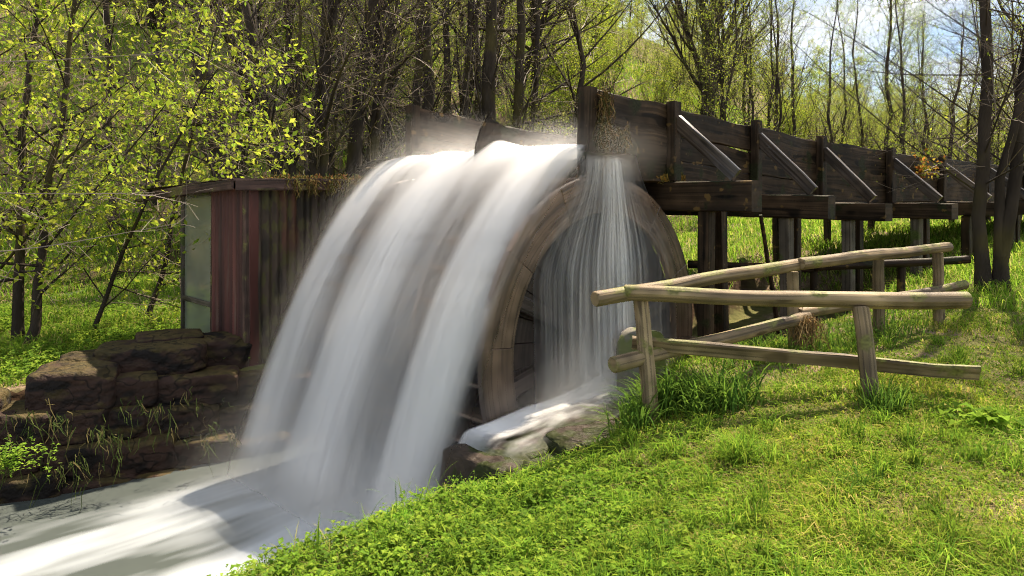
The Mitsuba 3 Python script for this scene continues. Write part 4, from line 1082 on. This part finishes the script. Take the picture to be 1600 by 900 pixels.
# taller tufts standing out of the sward
tx_, ty_ = polar(900, 2.6, 9, -30, 46); m_ = 60
x = np.repeat(tx_, m_) + rg.randn(900 * m_) * .035; y = np.repeat(ty_, m_) + rg.randn(900 * m_) * .035
keep_ = np.repeat(rg.rand(900) < .35 + .65 * sst(1.8, -.3, tx_), m_) & (signed(POOL, x, y) < .06) & (x > -2.6)
s_c = (x - C0[0]) * A[0] + (y - C0[1]) * A[1]; keep_ &= ~(s_c > -.8)
x, y, hs_ = x[keep_], y[keep_], np.repeat(.09 + .13 * rg.rand(900), m_)[keep_]; tc_ = np.repeat(.55 + .6 * rg.rand(900, 1), m_, 0)[keep_]
v_, f_, _, c_ = blades(x, y, hs_ * (.5 + .7 * rg.rand(len(x))), .0055 + .003 * rg.rand(len(x)), .5 + .8 * rg.rand(len(x)), GC[:4])
mb.put(v_, f_, None, c_ * np.repeat(tc_, 5, 0))
x, y = polar(40000, 2.5, 12, -30, 46)
ok = (signed(POOL, x, y) < .0) & (dirt(x, y) + .3 * rg.rand(len(x)) > .66) & (x > -2)
x, y = x[ok], y[ok]
mb.put(*blades(x, y, .03 + .05 * rg.rand(len(x)), .005 * np.ones(len(x)), 1.6 * np.ones(len(x)), np.array([(.42, .35, .19), (.34, .27, .14), (.30, .30, .09)])))
mb.build('grass', 'mat_grass', color=True); labels['grass'] = {'label': 'short sunlit grass on the near bank and around the fence', 'category': 'grass', 'kind': 'stuff'}

mb = MB()
x = -3.2 - 14 * rg.rand(90000) ** 1.2; y = 8.3 + 15 * rg.rand(90000) ** 1.3
ok = (signed(POOL, x, y) < -.15) & (line_dist(STREAM, x, y) > 1.0)
ks = (x - K[0]) * A[0] + (y - K[1]) * A[1]; kt = (x - K[0]) * D[0] + (y - K[1]) * D[1]
ok &= ~((ks > -.3) & (ks < 2.4) & (kt > -.1) & (kt < 3.2)) & (x / y > -.85)
x, y = x[ok], y[ok]; r = np.hypot(x, y)
mb.put(*blades(x, y, (.09 + .2 * sst(.4, .7, n2(x, y, .7, 3, 5))) * (.6 + .8 * rg.rand(len(x))), .0065 * (r / 8) ** .8 * 1.6, .8 * np.ones(len(x)), GC))
x, y = polar(150000, 11, 62, -42, 46)
ok = (line_dist(STREAM, x, y) > .9) & ~((x < -3) & (y < 17))
s2 = (x - C0[0]) * A[0] + (y - C0[1]) * A[1]; t2 = (x - C0[0]) * D[0] + (y - C0[1]) * D[1]
ok &= ~((s2 > -.95) & (s2 < 2.9) & (t2 < 9.5))
x, y = x[ok], y[ok]; r = np.hypot(x, y)
mb.put(*blades(x, y, (.14 + .16 * n2(x, y, .3, 2, 7)) * (.7 + .6 * rg.rand(len(x))) * (r / 14) ** .45, .013 * (r / 12), .8 * np.ones(len(x)), GC * np.array([1.15, 1.15, 1.1])))
mb.build('meadow_grass', 'mat_grass', color=True); labels['meadow_grass'] = {'label': 'bright meadow grass across the stream and beyond the flume', 'category': 'grass', 'kind': 'stuff'}


def herbs(x, y, nl, size, hgt, cols):
    """Low broad-leaved plants: nl leaves each, folded along the rib (4 triangles)."""
    n = len(x); z = height(x, y)
    c0 = np.repeat(np.stack([x, y, z], 1), nl, 0); m = n * nl
    a = rg.rand(m) * 6.283; el = .15 + .75 * rg.rand(m); hh = np.repeat(hgt, nl) * rg.rand(m)
    d = np.stack([np.cos(a) * np.cos(el), np.sin(a) * np.cos(el), np.sin(el) * .7], 1); sd_ = np.stack([-np.sin(a), np.cos(a), 0 * a], 1)
    L = np.repeat(size, nl) * (.6 + .8 * rg.rand(m))
    b = c0 + Z * hh[:, None] + d * (L * .25)[:, None]
    mid = b + d * (L * .45)[:, None]; tip = b + d * (L * .9)[:, None] - Z * (L * .28)[:, None]
    w = (L * .26)[:, None]; up = Z * (L * .07)[:, None]
    v = np.stack([b, mid + sd_ * w + up, tip, mid - sd_ * w + up, mid], 1).reshape(-1, 3)
    f = np.arange(m)[:, None, None] * 5 + np.array([[0, 4, 1], [1, 4, 2], [2, 4, 3], [3, 4, 0]])[None]
    c = np.repeat(cols[rg.randint(len(cols), size=n)] * (.8 + .4 * rg.rand(n, 1)), nl, 0) * (.8 + .4 * rg.rand(m, 1))
    return v, f.reshape(-1, 3), None, np.repeat(c, 5, 0)


HC = np.array([(.14, .25, .028), (.19, .31, .035), (.11, .20, .03), (.25, .35, .045)])
mb = MB()
x, y = polar(22000, 2.6, 9, -30, 40)
ok = (signed(POOL, x, y) < .12) & (n2(x, y, .9, 3, 71) + .35 * sst(1.8, -.6, x) + .2 * rg.rand(len(x)) > .70)
sx = (x - C0[0]) * A[0] + (y - C0[1]) * A[1]; tx = (x - C0[0]) * D[0] + (y - C0[1]) * D[1]
ok &= ~((sx > -.9) & (tx > -2.2) & (tx < 9))
x, y = x[ok], y[ok]
mb.put(*herbs(x, y, 7, (.024 + .045 * rg.rand(len(x)) ** 2) * (.6 + .4 * sst(2.2, .4, x)), .03 + .12 * rg.rand(len(x)) * sst(1.8, -.4, x), HC))
x = -3.4 - 7 * rg.rand(5000); y = 8.6 + 5 * rg.rand(5000)
ok = (signed(POOL, x, y) < -.1) & (n2(x, y, .8, 3, 72) > .5)
x, y = x[ok], y[ok]
mb.put(*herbs(x, y, 7, .06 + .04 * rg.rand(len(x)), .06 + .2 * rg.rand(len(x)), HC))
mb.build('low_herbs', 'mat_grass', color=True); labels['low_herbs'] = {'label': 'low broad-leaved herbs mixed into the grass', 'category': 'plants', 'kind': 'stuff'}


def clump(label, pts, n, h, w, cols, lean=1.0, spread=.12):
    k = thing('grass_clump', label, 'grass clump')
    pts = np.asarray(pts, float); i = rg.randint(len(pts), size=n); p = pts[i] + rg.randn(n, 2) * spread
    K_ = 6; q = np.linspace(0, 1, K_); a = rg.rand(n) * 6.283; d = np.stack([np.cos(a), np.sin(a), 0 * a], 1)
    hh = h * (.45 + .75 * rg.rand(n)); l = lean * (.25 + .9 * rg.rand(n))
    base = np.stack([p[:, 0], p[:, 1], height(p[:, 0], p[:, 1]) - .02], 1)
    cen = base[:, None] + d[:, None] * (hh * l)[:, None, None] * (q ** 1.7)[None, :, None] + Z * hh[:, None, None] * (q - .55 * np.clip(l, 0, 1.1)[:, None] * q ** 3)[..., None] if False else base[:, None] + d[:, None] * (hh * l)[:, None, None] * (q ** 1.7)[None, :, None] + Z * (hh[:, None] * (q[None] - .5 * np.clip(l, 0, 1.2)[:, None] * q[None] ** 3))[..., None]
    sd_ = np.stack([-np.sin(a), np.cos(a), 0 * a], 1)[:, None] * (w * (.7 + .6 * rg.rand(n)))[:, None, None] * (np.array([.6, 1, 1, .85, .55, .05]) / 2)[None, :, None]
    v = np.stack([cen - sd_, cen + sd_], 2).reshape(-1, 3)
    nn, ii = np.meshgrid(np.arange(n), np.arange(K_ - 1), indexing='ij'); o = nn * K_ * 2 + ii * 2
    f = np.stack([o, o + 1, o + 3, o + 2], -1).reshape(-1, 4); f = np.vstack([f[:, [0, 1, 2]], f[:, [0, 2, 3]]])
    c = np.repeat(cols[rg.randint(len(cols), size=n)] * (.7 + .6 * rg.rand(n, 1)), K_ * 2, 0)
    scene[k + '__blades'] = mikit.ply((v, f), 'mat_grass', color=c); labels[k + '__blades'] = {'kind': 'stuff'}


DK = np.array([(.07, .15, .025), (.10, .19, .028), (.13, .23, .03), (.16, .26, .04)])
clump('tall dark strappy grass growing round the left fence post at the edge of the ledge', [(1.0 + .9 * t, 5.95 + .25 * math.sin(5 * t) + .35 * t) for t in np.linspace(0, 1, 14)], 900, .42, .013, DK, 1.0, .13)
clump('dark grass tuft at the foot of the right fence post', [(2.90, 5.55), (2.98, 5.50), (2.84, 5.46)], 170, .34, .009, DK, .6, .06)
clump('round bright grass tuft on the slope below the left half of the fence', [(1.62, 4.92), (1.55, 4.86)], 330, .24, .006, GC[:4], .9, .06)
clump('long grass along the mill race behind the fence', [(2.2 + 2.4 * t, 7.0 + 1.4 * t) for t in np.linspace(0, 1, 14)], 700, .34, .011, DK, .9, .2)
clump('few long grass stems at the bank edge over the pool', [(-.75, 5.2), (-.5, 5.5), (-1.0, 4.8), (-1.3, 4.5)], 80, .34, .007, GC[:5], .7, .12)
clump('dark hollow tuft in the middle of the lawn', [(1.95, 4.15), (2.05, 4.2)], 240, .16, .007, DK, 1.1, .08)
kk = thing('broad_leaved_plant', 'broad lobed leaves of a single plant on the lawn right of the fence post', 'plant')
nb = 26; xb = 3.42 + rg.randn(nb) * .14; yb = 5.25 + rg.randn(nb) * .12
v, f, _, c = herbs(xb, yb, 4, .10 + .05 * rg.rand(nb), .10 * np.ones(nb), HC); scene[kk + '__leaves'] = mikit.ply((v, f), 'mat_grass', color=c); labels[kk + '__leaves'] = {'kind': 'stuff'}
# grass hanging from the joints of the stone wall
mb = MB()
for (x_, y_, z_, n_) in ((-4.9, 7.35, -.62, 260), (-4.3, 7.55, -.85, 300), (-3.9, 7.75, -.60, 220), (-5.3, 7.1, -.85, 240), (-4.6, 7.3, -1.1, 260), (-3.5, 8.0, -.95, 200)):
    pts = np.array([(x_, y_, z_)]) + rg.randn(30, 3) * np.array([.22, .10, .08])
    mb.put(*moss_tuft(n_ // 5, pts, .2, int(n_ + abs(x_ * 10)), [(.03, .05, .01), (.05, .07, .015), (.09, .075, .03)], .03))
labels[mb.build('hanging_grass', 'mat_moss', wall, color=True)] = {'kind': 'stuff'}
hp = thing('bank_herb', 'bright leafy herb growing low on the wall at the left edge', 'plant')
nb = 60; xb = -4.98 + rg.randn(nb) * .16; yb = 6.95 + rg.randn(nb) * .10
v, f, _, c = herbs(xb, yb, 6, .05 + .03 * rg.rand(nb), .25 * np.ones(nb), HC * 1.1)
v = v + np.array([0, 0, 1.0]) * (-1.02 - v[:, 2:].min()); scene[hp + '__leaves'] = mikit.ply((v, f), 'mat_grass', color=c); labels[hp + '__leaves'] = {'kind': 'stuff'}
